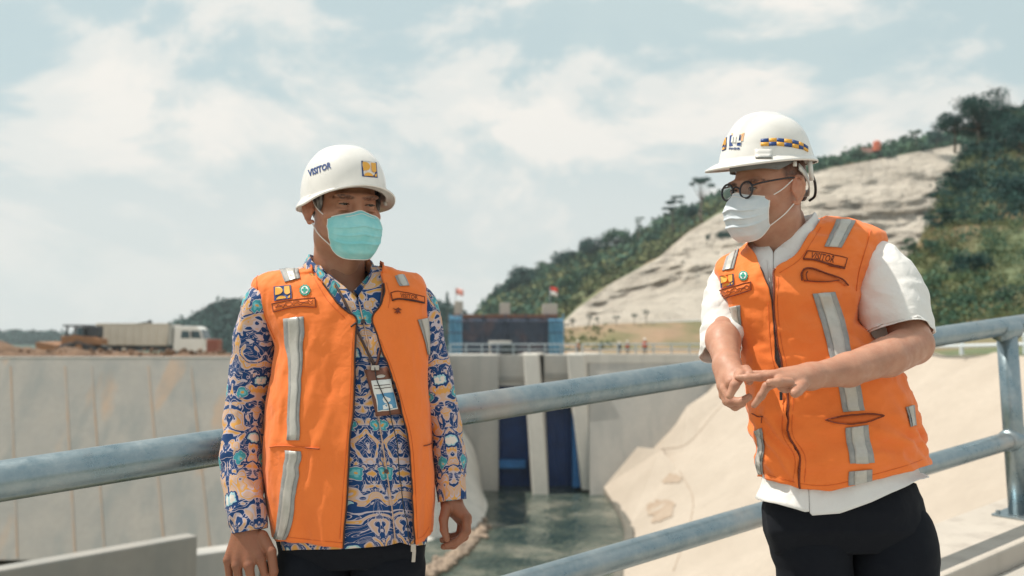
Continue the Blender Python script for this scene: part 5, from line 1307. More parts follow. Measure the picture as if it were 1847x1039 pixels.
# ================================================================== LEFT MAN (batik shirt)
def man_left():
    Y0 = 2.37; fl = deck_z(-.42, Y0)
    man = thing('person', 'man in a blue batik shirt, open orange vest, white helmet and teal mask', 'person', (-.42, Y0, fl))
    hd = dict(c=at(620, 381, 2.37), R=rotm(math.radians(31), math.radians(1), math.radians(-1)), s=1.06, skin=(.45, .225, .142), eye_z=.0065, slit=.0016, neck=.061, brow=.0245, mtop=-.016, mbot=-.124,
              browcol=(.035, .022, .018), stubble=False, hair=(.03, .025, .025), gaze=(.15, -1, -.05), mask='mask_teal', masklabel='pleated teal surgical mask', puff=.000, seed=3)
    hd['helmet'] = dict(kind='cap', side=.098, front=.122, back=.114, cy=.004, top=.161, flat=.72, label='white helmet with a wavy brim, VISITOR lettering and gold emblem',
                        rim=lambda a: .031 + .008 * np.cos(a) + .012 * np.exp(-(a / .55) ** 2) - .004 * np.exp(-((np.abs(a) - 1.15) / .4) ** 2), brim=lambda a: .012 + .025 * np.clip(np.cos(a), 0, 1) ** 2, drop=lambda a: .014 - .013 * np.clip(np.cos(a), 0, 1) ** 2 + .004 * np.sin(a) ** 2, dome=.90)
    V, Q, C = build_head(hd); parts = [(place_head(V, hd), Q)]; cols = [C]
    # hands and wrists
    V, Q = hand_mesh(None, [
        ([(470, 1008, 2.262), (479, 1040, 2.268), (476, 1072, 2.29), (468, 1088, 2.31)], [.0115, .0098, .0090, .0078]),
        ([(449, 1020, 2.258), (455, 1058, 2.262), (455, 1092, 2.29), (450, 1104, 2.31)], [.0118, .0100, .0092, .0080]),
        ([(427, 1020, 2.266), (433, 1058, 2.268), (437, 1092, 2.295), (436, 1102, 2.315)], [.0115, .0098, .0088, .0078]),
        ([(411, 1010, 2.280), (414, 1042, 2.285), (420, 1070, 2.305), (424, 1082, 2.32)], [.0105, .0088, .0080, .0070]),
        ([(472, 968, 2.285), (489, 995, 2.268), (494, 1030, 2.262), (489, 1062, 2.275)], [.0165, .0125, .0105, .0085])],
        [((448, 950, 2.30), (470, 1008, 2.265), .027, .0135), ((446, 948, 2.30), (449, 1020, 2.262), .026, .0135), ((444, 950, 2.30), (427, 1020, 2.268), .026, .0130), ((440, 950, 2.305), (411, 1010, 2.282), .024, .0115), ((446, 900, 2.31), (446, 955, 2.302), .031, .027)])
    parts.append((V, Q)); cols.append(skin_tint(V, (.285, .120, .068), 1, [((470, 1006, 2.25), .012), ((449, 1018, 2.245), .012), ((427, 1018, 2.25), .012), ((411, 1008, 2.265), .011)]))
    V, Q = hand_mesh(None, [
        ([(842, 934, 2.322), (842, 958, 2.306), (826, 977, 2.306), (806, 983, 2.312)], [.0118, .0102, .0092, .0076]),
        ([(842, 942, 2.345), (838, 968, 2.330), (818, 984, 2.330), (800, 986, 2.335)], [.0115, .0100, .0092, .0078]),
        ([(838, 946, 2.368), (834, 970, 2.356), (814, 978, 2.352), (798, 974, 2.352)], [.0110, .0095, .0085, .0075]),
        ([(832, 944, 2.388), (828, 964, 2.380), (812, 968, 2.376), (800, 962, 2.374)], [.0100, .0085, .0078, .0068]),
        ([(806, 916, 2.338), (800, 936, 2.318), (801, 956, 2.308), (806, 972, 2.302)], [.0150, .0118, .0102, .0082])],
        [((815, 908, 2.355), (842, 934, 2.326), .022, .0130), ((816, 908, 2.36), (842, 940, 2.346), .023, .0130), ((815, 908, 2.365), (838, 944, 2.368), .023, .0120), ((812, 908, 2.368), (832, 942, 2.386), .022, .0110), ((814, 880, 2.365), (815, 912, 2.362), .0275, .025)], k_palm=.010)
    parts.append((V, Q)); cols.append(skin_tint(V, (.285, .120, .068), 2, [((843, 934, 2.31), .012), ((842, 958, 2.295), .010)]))
    # trunk, arms and legs under the clothes
    f = Field((-1.0, 2.1, fl), (.15, 2.62, 1.5), .014); W = lambda *q: at(*q)
    f.cone(W(618, 440, 2.40), W(612, 520, 2.40), .058, .066, .04); f.cone(W(550, 545, 2.40), W(685, 545, 2.40), .045, .045, .03); f.cone(W(612, 580, 2.395), W(625, 900, 2.375), .085, .100, .04)
    for x, a in ((578, 1), (690, 2)):
        h = W(x, 960, 2.38); f.cone(h, (h[0], 2.37, fl + .50), .070, .050, .03); f.cone((h[0], 2.37, fl + .50), (h[0], 2.39, fl + .09), .055, .040, .03); f.cone((h[0], 2.40, fl + .05), (h[0], 2.27, fl + .04), .038, .028, .03)
    f.chain([W(486, 535, 2.385), W(450, 720, 2.40), W(446, 930, 2.315)], [.034, .034, .026], .02); f.chain([W(750, 540, 2.39), W(795, 725, 2.41), W(814, 895, 2.368)], [.030, .032, .024], .02)
    V, Q = f.mesh(); parts.append((V, Q)); cols.append(skin_tint(V, (.30, .135, .08), 3))
    body = finish_body(man, parts, cols, skin_mat('warm_brown_skin'))
    head_bits(hd, man)
    # hair round the temples
    hf = Field((-.10, -.08, -.08), (.10, .135, .13), .0035)
    hf.ell((0, .018, .040), (.0815, .1000, .088), .006); hf.ell((0, -.093, .02), (.12, .058, .14), .004, sub=True); hf.ell((0, .01, -.115), (.2, .2, .090), .006, sub=True)
    for s in (-1, 1): hf.ell((s * .0735, -.032, .022), (.0075, .018, .030), .006); hf.ell((s * .086, .016, -.004), (.015, .024, .036), .004, sub=True)
    V, Q = hf.mesh(); V = V * (1 + .018 * fbm(V * np.array((120, 120, 60)), 3, 8))[:, None]
    mesh_obj('hair', place_head(V, hd), Q, pm('greying_black_hair', (.018, .018, .022), (.30, .29, .28), scale=70, rough=.7, stretch=(1, 1, .4), lo=.42, hi=.68, bump=.6, bscale=180, bdist=.004), man)
    hm, hrows = build_helmet(hd, man)
    bh = bvh_of([hm])
    lettering('lettering', bh, [(555.5, 307), (597, 291.5), (597.6, 303.5), (557, 319)], 'VISITOR', Q_['navy'], hm, .0015, .03)
    works_emblem(bh, [(651.3, 290.4), (678.6, 293.4), (680.5, 321), (653, 318.4)], hm, .0015)
    H = lambda P: place_head(np.asarray(P, float), hd)
    t = np.linspace(-PI, PI, 60); sb = np.stack([np.stack([.090 * np.sin(t), .008 - .104 * np.cos(t), .040 + .012 * np.cos(t) + dz], -1) for dz in (0.0, .012, .024)])
    auto('inner_band', H(sb), Q_['rubber'], hm, True, .002)
    for s in (-1, 1): tube('band_clip', H([(s * .098, -.030, .030), (s * .098, -.030, .016)]), .005, Q_['whiteplastic'], hm, m=10)

    # shirt
    keys = [(479, 553, 684, 2.392, .088, .072, 2.0), (487, 522, 712, 2.392, .094, .080, 2.1), (494, 474, 752, 2.40, .086, .085, 2.2), (503, 459, 764, 2.395, .094, .092, 2.3), (517, 453, 771, 2.39, .103, .10, 2.4),
            (545, 464, 773, 2.38, .114, .11, 2.5), (575, 478, 772, 2.375, .121, .115, 2.6), (625, 497, 771, 2.37, .128, .12, 2.6), (663, 492, 773, 2.37, .132, .12, 2.6), (727, 482, 776, 2.365, .138, .115, 2.6),
            (803, 475, 781, 2.36, .142, .115, 2.6), (854, 475, 785, 2.36, .142, .115, 2.6), (913, 481, 783, 2.36, .139, .12, 2.6), (985, 494, 777, 2.36, .134, .125, 2.6)]
    st = keys[:-1] + [(993, 497, 776, 2.36, .133, .125, 2.6)]
    T2 = Torso(st, hem=[(497, 990), (503, 993), (620, 990), (700, 984), (722, 978), (745, 985), (776, 980)])
    th = np.linspace(-PI, PI, 220, endpoint=False)
    nL = [(479, 572), (500, 598), (520, 625), (537, 645.5), (600, 660), (700, 676), (800, 690), (900, 705), (995, 716)]; nR = [(479, 676), (500, 668), (520, 658), (537, 646), (600, 660.5), (700, 676.5), (800, 690.5), (900, 705.5), (995, 716.5)]
    G = []
    for py in T2.rows([6, 6, 6, 8, 8, 8, 8, 7, 8, 9, 7, 8, 9]):
        a = T2.theta(py, np.interp(py, *zip(*nL))); b = T2.theta(py, np.interp(py, *zip(*nR))) - 2 * PI; G.append(T2.pts(py, a + np.linspace(0, 1, 221) * (b - a), .012))
    G = wrinkle(smooth_rows(np.array(G), 2), .0028, (16, 16, 9), 11, False, .5)
    shirt = auto('shirt', G, Q_['batik'], man, False, .0015); shirt['label'] = 'blue batik shirt with peach and teal scroll pattern'
    s1 = limb('sleeve', [(497, 528, 32, 2.385), (478, 548, 44, 2.385), (464, 590, 45, 2.39), (457, 640, 44, 2.395), (449, 700, 42, 2.40), (441, 770, 41, 2.385), (437, 830, 41, 2.36), (439, 890, 39, 2.33), (447, 932, 37, 2.312), (450, 958, 34, 2.305)], Q_['batik_sleeve'], shirt,
              amp=.0042, folds=[(.50, .03, .005, 1), (.56, .02, -.004, 1), (.62, .025, .005, 2), (.74, .025, .004, 0), (.80, .02, -.004, 0), (.87, .025, .005, 1)], seed=4, flat=.86)
    s2 = limb('sleeve', [(742, 530, 28, 2.395), (757, 552, 36, 2.395), (768, 604, 36, 2.405), (781, 660, 34, 2.41), (793, 720, 33, 2.41), (804, 780, 31, 2.40), (811, 838, 32, 2.385), (813, 872, 27, 2.37), (815, 902, 25, 2.362)], Q_['batik_sleeve'], shirt,
              amp=.0038, folds=[(.55, .03, .005, 2), (.62, .02, -.004, 2), (.70, .025, .005, 1), (.82, .02, .005, 0)], seed=6, flat=.9)
    cl = limb('cuff', [(812, 864, 27, 2.372), (814, 884, 26.5, 2.366), (816, 903, 25.5, 2.361)], Q_['batik_sleeve'], shirt, amp=.001, seed=9, flat=.92)
    bs = bvh_of([shirt])
    collar('shirt_collar', (at(614, 480, 2.385)[0], 2.385), math.radians(27), .079, .086, 1.474, 1.378, Q_['batik_sleeve'], shirt, flap=.030, flare=.013, tip=.046, gap=8)
    wire('placket', bs, [(648, 545), (664, 620), (676, 700), (690, 800), (705, 900), (713, 975)], .0016, Q_['batik'], shirt, .001)
    for q in ((655, 580), (668, 650), (684, 745), (697, 850)):
        c = press(bs, *q, .002); mb = MB(); d = np.array(c - CAM); d /= np.linalg.norm(d); mb.cyl(c, c - d * .003, .0055, 12); mb.build('button', Q_['strap'], shirt)

    # vest: one sheet from the left front edge round the back to the right front edge
    TV = Torso(keys, hem=[(481, 958), (494, 968), (502, 976), (560, 982), (623, 989), (747, 983), (767, 976), (779, 955)])
    eL = [(476, 570), (479, 561), (500, 573), (529, 595), (550, 611), (563, 626), (573, 645), (600, 643), (727, 639), (854, 629), (989, 620)]
    eR = [(476, 690), (496, 686), (525, 694), (552, 688), (573, 669), (600, 678), (640, 692), (663, 701), (718, 718), (782, 733), (854, 739), (920, 743), (985, 747)]
    rows = TV.rows([6, 6, 6, 6, 8, 9, 10, 10, 9, 11, 12, 9, 10, 11]) if False else TV.rows([6, 6, 6, 6, 8, 9, 10, 9, 11, 12, 9, 10, 12])
    G = []
    for py in rows:
        a = TV.theta(py, np.interp(py, *zip(*eL))); b = TV.theta(py, np.interp(py, *zip(*eR))) - 2 * PI
        s = np.linspace(0, 1, 240); G.append(TV.pts(py, a + s * (b - a), 0.0))
    G = smooth_rows(np.array(G), 3)
    G = wrinkle(G, .0042, (9, 9, 4), 21, False, .7); G = wrinkle(G, .0012, (26, 26, 12), 22, False, 1.0)
    # soft vertical drape folds in the lower half and lift along the front edges
    n = grid_normals(G); n *= np.sign(np.mean(np.sum(n * (G - G.mean(1, keepdims=True)), -1))); tt = np.linspace(0, 1, G.shape[0])[:, None]; sx = np.linspace(0, 1, 240)[None]
    G = G + n * ((.0035 * np.sin(sx * 74 + 2 * np.sin(tt * 5)) * np.clip(tt - .55, 0, 1) * 2) + .006 * np.exp(-(np.minimum(sx, 1 - sx) / .02) ** 2))[..., None]
    vest = auto('safety_vest', G, Q_['orange'], man, False, .0016); vest['label'] = 'orange safety vest hanging open'
    bv = bvh_of([vest])
    tube('zip_tape', G[20:, 0] + n[20:, 0] * .0005, .0022, Q_['zip'], vest, m=6); tube('zip_tape', G[20:, -1] + n[20:, -1] * .0005, .0022, Q_['zip'], vest, m=6)
    tube('neck_binding', G[:24, 0] + n[:24, 0] * .001, .0020, Q_['orange_in'], vest, m=6); tube('neck_binding', G[:24, -1] + n[:24, -1] * .001, .0020, Q_['orange_in'], vest, m=6)
    def strip(rows, wob=0.0, nx=7, ny=None, inner=(.24, .76)):
        R = np.array(rows, float); k = max(24, ny or 0); R = pl(R, k); y = R[:, 1]
        if wob: w = wob * vnoise(np.stack([y * .045, y * 0, y * 0 + 3], 1), 5); R[:, 0] += w; R[:, 2] += w + .5 * wob * vnoise(np.stack([y * .05, y * 0, y * 0 + 8], 1), 6)
        g = patch('reflective_strip', bv, R, Q_['grey'], vest, .003, nx, k)if False else patch('reflective_strip', bv, patch_grid(R, nx, k), Q_['grey'], vest, .003)
        I = np.column_stack([R[:, :2] + (R[:, 2:] - R[:, :2]) * inner[0], R[:, :2] + (R[:, 2:] - R[:, :2]) * inner[1]])
        patch('silver_tape', bv, patch_grid(I, 5, k), Q_['silver'], g, .0045)
    strip([(511, 575, 547, 571), (513, 605, 549, 603), (520, 650, 547, 650), (523, 690, 545, 690), (521, 740, 542, 740), (517, 794, 539, 794)], 1.5)
    strip([(512, 812, 539, 814), (512, 854, 541, 856), (506, 896, 534, 898), (500, 938, 528, 940), (496, 971, 521, 974)], 4.0)
    strip([(752, 577, 775, 573), (760, 600, 776, 598), (766, 620, 775, 618), (770, 640, 774, 640)], 0, 5)
    strip([(504, 486, 538, 482), (509, 497, 540, 493), (514, 510, 542, 503)], 0, 7, None, (.30, .78)); strip([(712, 499, 728, 496), (716, 508, 733, 505), (721, 517, 738, 516)], 0, 6, None, (.28, .80))
    works_emblem(bv, [(494, 518), (525, 515), (527, 539), (496, 543)], vest, .003)
    plus_badge(bv, (550.5, 524), 10.5, vest, .003)
    def outlined(rows_top, rows_bot, col, marks=0, seed=0, nm='name_patch'):
        tp, bt = np.array(rows_top, float), np.array(rows_bot, float); k = 12; tp, bt = pl(tp, k), pl(bt, k)
        Pg = np.stack([tp + (bt - tp) * v for v in np.linspace(0, 1, 4)]); e = patch(nm, bv, Pg, Q_['orange'], vest, .0030)
        loop = np.vstack([tp, bt[::-1], tp[:1]]); tube('patch_border', [press(bv, *q, .0036) for q in loop], .0011, Q_['maroon'], e, m=6)
        r = np.random.default_rng(seed)
        for row in range(marks):
            v = (row + 1) / (marks + 1); ps = []
            for i in range(26):
                u = .06 + .88 * i / 25; a = tp[0] * 0 + np.array([np.interp(u, np.linspace(0, 1, k), tp[:, c]) * (1 - v) + np.interp(u, np.linspace(0, 1, k), bt[:, c]) * v for c in (0, 1)])
                ps.append(a + (r.uniform(-.5, .5), r.choice([-1, 1]) * r.uniform(.8, 2.2)))
            tube('stitching', [press(bv, *q, .0040) for q in ps], .0007, Q_['maroon'], e, m=5)
        return e
    outlined([(492, 548), (520, 543), (545, 540), (569, 538)], [(495, 563), (520, 556), (545, 553), (571, 555)], None, 2, 1)
    e = outlined([(704, 529), (716, 526), (740, 530), (764, 536)], [(707, 542), (718, 539), (742, 541), (764, 546)], None, 0, 2)
    lettering('lettering', bv, [(721, 529.5), (752, 534), (752, 541), (721, 537.5)], 'VISITOR', Q_['maroon'], e, .0042, .0)
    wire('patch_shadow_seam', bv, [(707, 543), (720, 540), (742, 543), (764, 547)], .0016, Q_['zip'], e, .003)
    shape2d('stitched_mark', bv, [(708, 555), (724, 555), (724, 567), (708, 567)], [[(0, .1), (.35, .25), (.6, 0), (1, .35), (.7, .4), (.95, .9), (.6, .75), (.5, 1), (.4, .7), (.15, .85), (.4, .5)]], Q_['maroon'], vest, .003)
    wire('pocket_slit', bv, [(487, 806), (509, 804), (540, 806), (562, 808), (577, 809)], .0018, Q_['orange_in'], vest, .002); wire('pocket_slit', bv, [(552, 807.5), (577, 809.5)], .0012, Q_['maroon'], vest, .004)
    wire('pocket_slit', bv, [(763, 804), (772, 802), (783, 796)], .0014, Q_['maroon'], vest, .003)
    wire('snap_loop', bv, [(633, 590), (641, 584), (645, 586)], .0022, Q_['zip'], vest, .003)
    for e in (eL[:7], eR[:5]): pass
    wire('seam', bv, [(462, 496), (466, 530), (478, 570), (496, 612)], .0013, Q_['orange_in'], vest, .001)
    for pts in ([(500, 965), (530, 970), (575, 975), (618, 979)], [(752, 972), (764, 966), (774, 950)], [(636, 600), (631, 727), (621, 854), (613, 972)], [(686, 612), (709, 670), (727, 730), (742, 790), (748, 860), (753, 970)], [(566, 500), (590, 540), (622, 573)], [(697, 510), (703, 535), (700, 556)]):
        wire('hem_stitch', bv, pts, .0007, Q_['orange_in'], vest, .0006)
    # zip puller hanging at the right hem
    a = at(746, 983, 2.235); mb = MB(); mb.obox(a + (0, -.004, -.006), (.006, 0, 0), (0, .003, 0), (0, 0, .009)); mb.obox(a + (.001, -.004, -.026), (.0045, 0, 0), (0, .0015, 0), (.001, 0, .014)); mb.build('zip_puller', Q_['metal'], vest, bevel=.001)

    # lanyard, badge, hanging cord
    lan = wire('lanyard', bs, [(600, 505), (622, 545), (646, 600), (662, 632), (677, 660)], .0032, Q_['strap'], man, .004); wire('lanyard', bs, [(690, 515), (688, 560), (690, 610), (684, 640), (679, 660)], .0032, Q_['leather'], man, .004)
    bad = patch('id_badge', bs, patch_grid([(659, 668, 697, 663), (671, 715, 710, 708), (678, 752, 723, 747)], 6, 8), Q_['leather'], man, .012)
    bad['label'] = 'brown leather badge holder with a white card'
    patch('card', bs, patch_grid([(670, 687, 702, 684), (682, 744, 715, 739)], 5, 6), Q_['printwhite'], bad, .0145); patch('photo', bs, patch_grid([(678, 712, 706, 708), (683, 742, 713, 737)], 5, 6), pm('blue_photo', (.10, .30, .50), rough=.3), bad, .0155)
    shape2d('portrait', bs, [(685, 714), (704, 711), (708, 737), (689, 740)], [arc(.5, .35, .22, .25, 0, 345, 14), [(.1, 1), (.2, .72), (.5, .6), (.8, .72), (.95, 1)]], Q_['printwhite'], bad, .0162)
    for v in (.16, .26): wire('text_line', bs, [(673 + 12 * v, 687 + 55 * v), (699 + 12 * v, 684.5 + 55 * v)], .0008, Q_['strap'], bad, .0152)
    a = press(bs, 678, 664, .012); mb = MB(); mb.obox(a, (.010, 0, 0), (0, .004, 0), (0, 0, .006)); mb.build('clip', Q_['metal'], bad, bevel=.001)
    shape2d('slot_plate', bs, [(679, 677), (693, 675), (694, 681), (680, 683)], [arc(.5, .5, .5, .5, 0, 345, 14)], Q_['metal'], bad, .0145)
    wire('cord', bs, [(677, 664), (682, 690), (697, 725), (703, 750), (714, 805), (720, 870), (731, 935), (736, 985)], .0013, Q_['rubber'], man, .017)
    # trousers
    TT = Torso([(930, 484, 780, 2.365, .118, .11, 2.5), (990, 499, 769, 2.365, .118, .115, 2.5), (1030, 501, 765, 2.37, .085, .09, 2.4)])
    G = np.array([TT.pts(py, np.linspace(-PI, PI, 120, endpoint=False), .006) for py in TT.rows([8, 8])]); G = wrinkle(G, .003, (12, 12, 8), 5, True, .4); G[..., 2] = np.minimum(G[..., 2], 1.5)
    tr_ = auto('trousers', G, Q_['black'], man, True, .002)
    for keys_, sd in (([(574, 950, 40, 2.37), (566, 1000, 62, 2.37), (565, 1045, 66, 2.37), (565, 1110, 66, 2.37)], 31), ([(690, 950, 40, 2.37), (700, 1000, 62, 2.37), (701, 1045, 65, 2.37), (701, 1110, 65, 2.37)], 32)):
        C = [tuple(at(a, b_, y)) + (w * y / F0,) for a, b_, w, y in keys_]; h = C[-1]; C += [(h[0], 2.36, (h[2] + fl) / 2 - .02, .084), (h[0], 2.385, fl + .03, .086)]; C = catmull(np.array(C), 10)
        g = wrinkle(tube_grid(C[:, :3], C[:, 3], 40), .005, (8, 8, 10), sd, True, .5); auto('trouser_leg', g, Q_['black'], tr_, True, .002)
    legs_and_feet(man, None, [at(572, 1045, 2.37)[0], at(698, 1045, 2.37)[0]], fl, 2.37)
    return man
man_left()

# ================================================================== RIGHT MAN (white shirt)
def man_right():
    Y0 = 2.33; fl = deck_z(.85, Y0)
    man = thing('person', 'man in glasses, white shirt, zipped orange vest and white mask, gesturing with both hands', 'person', (.85, Y0, fl))
    hd = dict(c=at(1386, 349, 2.30), R=rotm(math.radians(-61), math.radians(5), math.radians(2)), s=np.array((1.03, .95, 1.05)), skin=(.52, .275, .185), eye_z=.0085, slit=.0042, neck=.060, brow=.0265, mtop=-.004, mbot=-.114,
              browcol=(.05, .03, .024), stubble=True, hair=(.045, .030, .026), gaze=(-.1, -1, -.12), mask='mask_white', masklabel='pale bluish white surgical mask', puff=.002, seed=7)
    hd['helmet'] = dict(kind='ridge', side=.098, front=.136, back=.110, cy=.008, top=.189, e=2.15, flat=.80, label='white helmet with a front peak, checkered tape and blue emblem',
                        rim=lambda a: .081 + 0 * a, brim=lambda a: .008 + .037 * np.clip(np.cos(a), 0, 1) ** 1.6 + .004 * np.clip(-np.cos(a), 0, 1), drop=lambda a: .008 + .010 * np.clip(np.cos(a), 0, 1) ** 2, dome=1.0)
    V, Q, C = build_head(hd); parts = [(place_head(V, hd), Q)]; cols = [C]
    # near forearm and hand
    V, Q = hand_mesh(None, [
        ([(1402, 676, 1.985), (1372, 680, 1.985), (1349, 681, 1.992), (1330, 681, 2.000)], [.0108, .0094, .0086, .0068]),
        ([(1405, 688, 1.965), (1383, 697, 1.950), (1373, 714, 1.952), (1360, 731, 1.962)], [.0108, .0095, .0086, .0068]),
        ([(1424, 690, 1.948), (1404, 689, 1.930), (1388, 690, 1.930)], [.0110, .0096, .0080]),
        ([(1408, 674, 2.010), (1380, 675, 2.022), (1358, 674, 2.030)], [.0105, .0088, .0075]),
        ([(1446, 694, 1.985), (1438, 704, 1.950), (1434, 709, 1.925)], [.0150, .0125, .0105])],
        [((1462, 677, 2.03), (1405, 677, 1.992), .023, .0135), ((1462, 679, 2.025), (1408, 688, 1.970), .024, .0140), ((1460, 683, 2.02), (1416, 699, 1.968), .023, .0125), ((1462, 674, 2.04), (1410, 674, 2.012), .020, .0115),
         ((1530, 667, 2.085), (1462, 679, 2.028), .0375, .0270), ((1600, 643, 2.155), (1530, 667, 2.085), .0440, .0375), ((1644, 622, 2.235), (1600, 645, 2.155), .0490, .046), ((1600, 480, 2.33), (1646, 620, 2.245), .040, .049)], h=.0026)
    parts.append((V, Q)); cols.append(skin_tint(V, (.50, .265, .18), 1, [((1383, 697, 1.94), .010), ((1373, 714, 1.945), .010), ((1372, 680, 1.975), .010)]))
    # far forearm and hand
    V, Q = hand_mesh(None, [
        ([(1337, 676, 2.035), (1325, 695, 2.000), (1316, 714, 2.000)], [.0125, .0105, .0082]),
        ([(1309, 702, 2.060), (1318, 724, 2.040), (1336, 725, 2.025), (1351, 716, 2.020)], [.0125, .0108, .0098, .0080]),
        ([(1303, 698, 2.085), (1311, 724, 2.075), (1326, 734, 2.060), (1340, 728, 2.050)], [.0118, .0100, .0090, .0078]),
        ([(1301, 690, 2.110), (1304, 714, 2.105), (1316, 728, 2.095)], [.0105, .0088, .0076]),
        ([(1345, 668, 2.060), (1352, 676, 2.030), (1352, 688, 2.012)], [.0130, .0105, .0085])],
        [((1314, 658, 2.115), (1337, 678, 2.040), .026, .0135), ((1312, 660, 2.12), (1320, 690, 2.045), .028, .0150), ((1310, 662, 2.12), (1309, 702, 2.065), .026, .0130), ((1308, 662, 2.125), (1303, 696, 2.09), .024, .012),
         ((1304, 615, 2.22), (1312, 660, 2.125), .0400, .0295), ((1300, 590, 2.29), (1304, 615, 2.22), .043, .040), ((1316, 510, 2.35), (1302, 590, 2.29), .030, .040)], h=.0024)
    parts.append((V, Q)); cols.append(skin_tint(V, (.50, .265, .18), 2, [((1325, 695, 1.99), .010), ((1318, 724, 2.03), .010)]))
    f = Field((.3, 1.98, fl), (1.25, 2.62, 1.62), .014); W = lambda *q: at(*q)
    f.cone(W(1410, 400, 2.345), W(1420, 480, 2.35), .058, .066, .04); f.cone(W(1365, 510, 2.36), W(1530, 475, 2.36), .044, .048, .03); f.cone(W(1440, 540, 2.355), W(1510, 820, 2.345), .088, .105, .04)
    for x in (1455, 1600):
        h = W(x, 910, 2.345); f.cone(h, (h[0], 2.33, fl + .50), .072, .050, .03); f.cone((h[0], 2.33, fl + .50), (h[0], 2.35, fl + .09), .056, .040, .03); f.cone((h[0], 2.36, fl + .05), (h[0], 2.23, fl + .04), .038, .028, .03)
    V, Q = f.mesh(); parts.append((V, Q)); cols.append(skin_tint(V, (.44, .225, .145), 3))
    finish_body(man, parts, cols, skin_mat('light_brown_skin'))
    head_bits(hd, man)
    H = lambda P: place_head(np.asarray(P, float), hd)
    # glasses
    gl = grid_obj('glasses', tube_grid(H(np.array([(-.012 + .024 * u, -.1135 - .003 * math.sin(PI * u), .0105 + .006 * math.sin(PI * u)) for u in np.linspace(0, 1, 9)])), .0022, 8), Q_['frame'], man, closed=True, caps=True, uv=False, flip=True)
    gl['label'] = 'round dark framed glasses'
    for s in (-1, 1):
        c = np.array((s * .0322, -.1125, .0065)); u = np.array((math.cos(.05), s * math.sin(.05), 0)); v = np.array((0, .10, 1.0)); v /= np.linalg.norm(v)
        t = np.linspace(0, 2 * PI, 41); ringc = c + .0202 * np.cos(t)[:, None] * u + .0192 * np.sin(t)[:, None] * v - (0, 0, 0)
        tube('rim', H(ringc), .0026, Q_['frame'], gl, m=8, caps=False)
        nrm = np.cross(u, v); rad = np.linspace(.02, .98, 6); G = np.array([c + q * (.0199 * np.cos(t[:-1])[:, None] * u + .0189 * np.sin(t[:-1])[:, None] * v) - nrm * s * 0 for q in rad])
        grid_obj('lens', H(G), Q_['lens'], gl, closed=True, uv=False)
        a = c + .0198 * s * u + .009 * v
        tube('temple', H(catmull(np.array([a, (s * .0640, -.092, .020), (s * .0775, -.050, .0255), (s * .0825, -.002, .0290), (s * .0820, .018, .022), (s * .0800, .026, .002)]), 8)), .0023, Q_['frame'], gl, m=8)
    hm, hr = build_helmet(hd, man); bh = bvh_of([hm])
    # checkered tape
    xs = [1372, 1386.5, 1400.5, 1414, 1428, 1440, 1448.5, 1457]; yt = [251, 249.8, 249.3, 250.6, 252, 255.2, 258.8, 264.5]; yb_ = [263.6, 263.5, 262.8, 264.2, 265.8, 268.4, 270, 274.5]
    for i in range(7):
        for j in range(2):
            q = lambda k, v: (xs[k], yt[k] + (yb_[k] - yt[k]) * v); a, b = j / 2, (j + 1) / 2
            patch('tape_square', bh, np.array([[np.array(q(i, v)) * (1 - u) + np.array(q(i + 1, v)) * u for u in (0, .5, 1)] for v in (a, (a + b) / 2, b)]), Q_['navy'] if (i + j) % 2 == 0 else Q_['yellow'], hm, .0016)
    Qd = [(1317.5, 241.5), (1343, 240), (1338.5, 263.5), (1315, 264.5)]
    e = shape2d('emblem', bh, Qd, [[(.1, -.02), (1.0, 0), (1, .62), (.82, .62), (.82, .12), (.1, .12)]], Q_['tan'], hm, .0015)
    shape2d('emblem_field', bh, Qd, [[(.04, .98), (.0, .14), (.74, .14), (.86, .70), (.92, .98)]], Q_['navy'], e, .0020)
    shape2d('emblem_letter', bh, Qd, [[(.16, .70), (.16, .24), (.28, .24), (.28, .70)], [(.36, .70), (.36, .24), (.48, .24), (.48, .70)], [(.56, .70), (.56, .16), (.69, .16), (.69, .60), (.86, .60), (.90, .74), (.60, .74)]], Q_['printwhite'], e, .0026)
    lettering('lettering', bh, [(1315.5, 266.2), (1335.5, 266.4), (1335, 270.2), (1315.3, 269.6)], 'HACNR', Q_['navy'], hm, .0015, .03)
    works_emblem(bh, [(1305, 250), (1312, 247), (1310, 270), (1303, 273)], hm, .0015)
    # slot boss above the rim, suspension band, ratchet
    patch('slot_boss', bh, np.array([[(x, y) for x in np.linspace(1362, 1392, 6)] for y in np.linspace(270, 287, 4)]), Q_['helmet'], hm, .004)
    t = np.radians(np.linspace(-70, 96, 40)); band = np.stack([np.stack([(.0855 + .004) * np.sin(t), .006 - .106 * np.cos(t), (.076 - dz * np.interp(np.degrees(t), (-70, 40, 62, 96), (1, 1, 1.25, .15)))], -1) for dz in (-.012, 0, .010, .022)])
    auto('sweat_band', H(band), Q_['greyband'], hm, False, .003)
    t = np.radians(np.linspace(95, 265, 40)); nb = np.stack([np.stack([.086 * np.sin(t), .012 - .104 * np.cos(t), np.interp(np.degrees(t), (95, 118, 150, 210, 242, 265), (.055, .030, -.004, -.004, .03, .055)) + dz], -1) for dz in (.008, -.008)])
    auto('nape_strap', H(nb), Q_['whiteplastic'], hm, False, .003)
    for s in (-1, 1):
        tube('strap_hanger', H([(s * .092, .052, .072), (s * .091, .056, .045), (s * .0875, .062, .022)]), .006, Q_['whiteplastic'], hm, m=8)
        tube('strap_lug', H([(s * .094, -.004, .066), (s * .0935, -.004, .054)]), .0048, Q_['whiteplastic'], hm, m=10)
        tube('chin_strap', H(catmull(np.array([(s * .090, .055, .046), (s * .080, .082, .016), (s * .060, .103, -.012), (s * .035, .112, -.022)]), 6)), .0035, Q_['rubber'], hm, m=8)
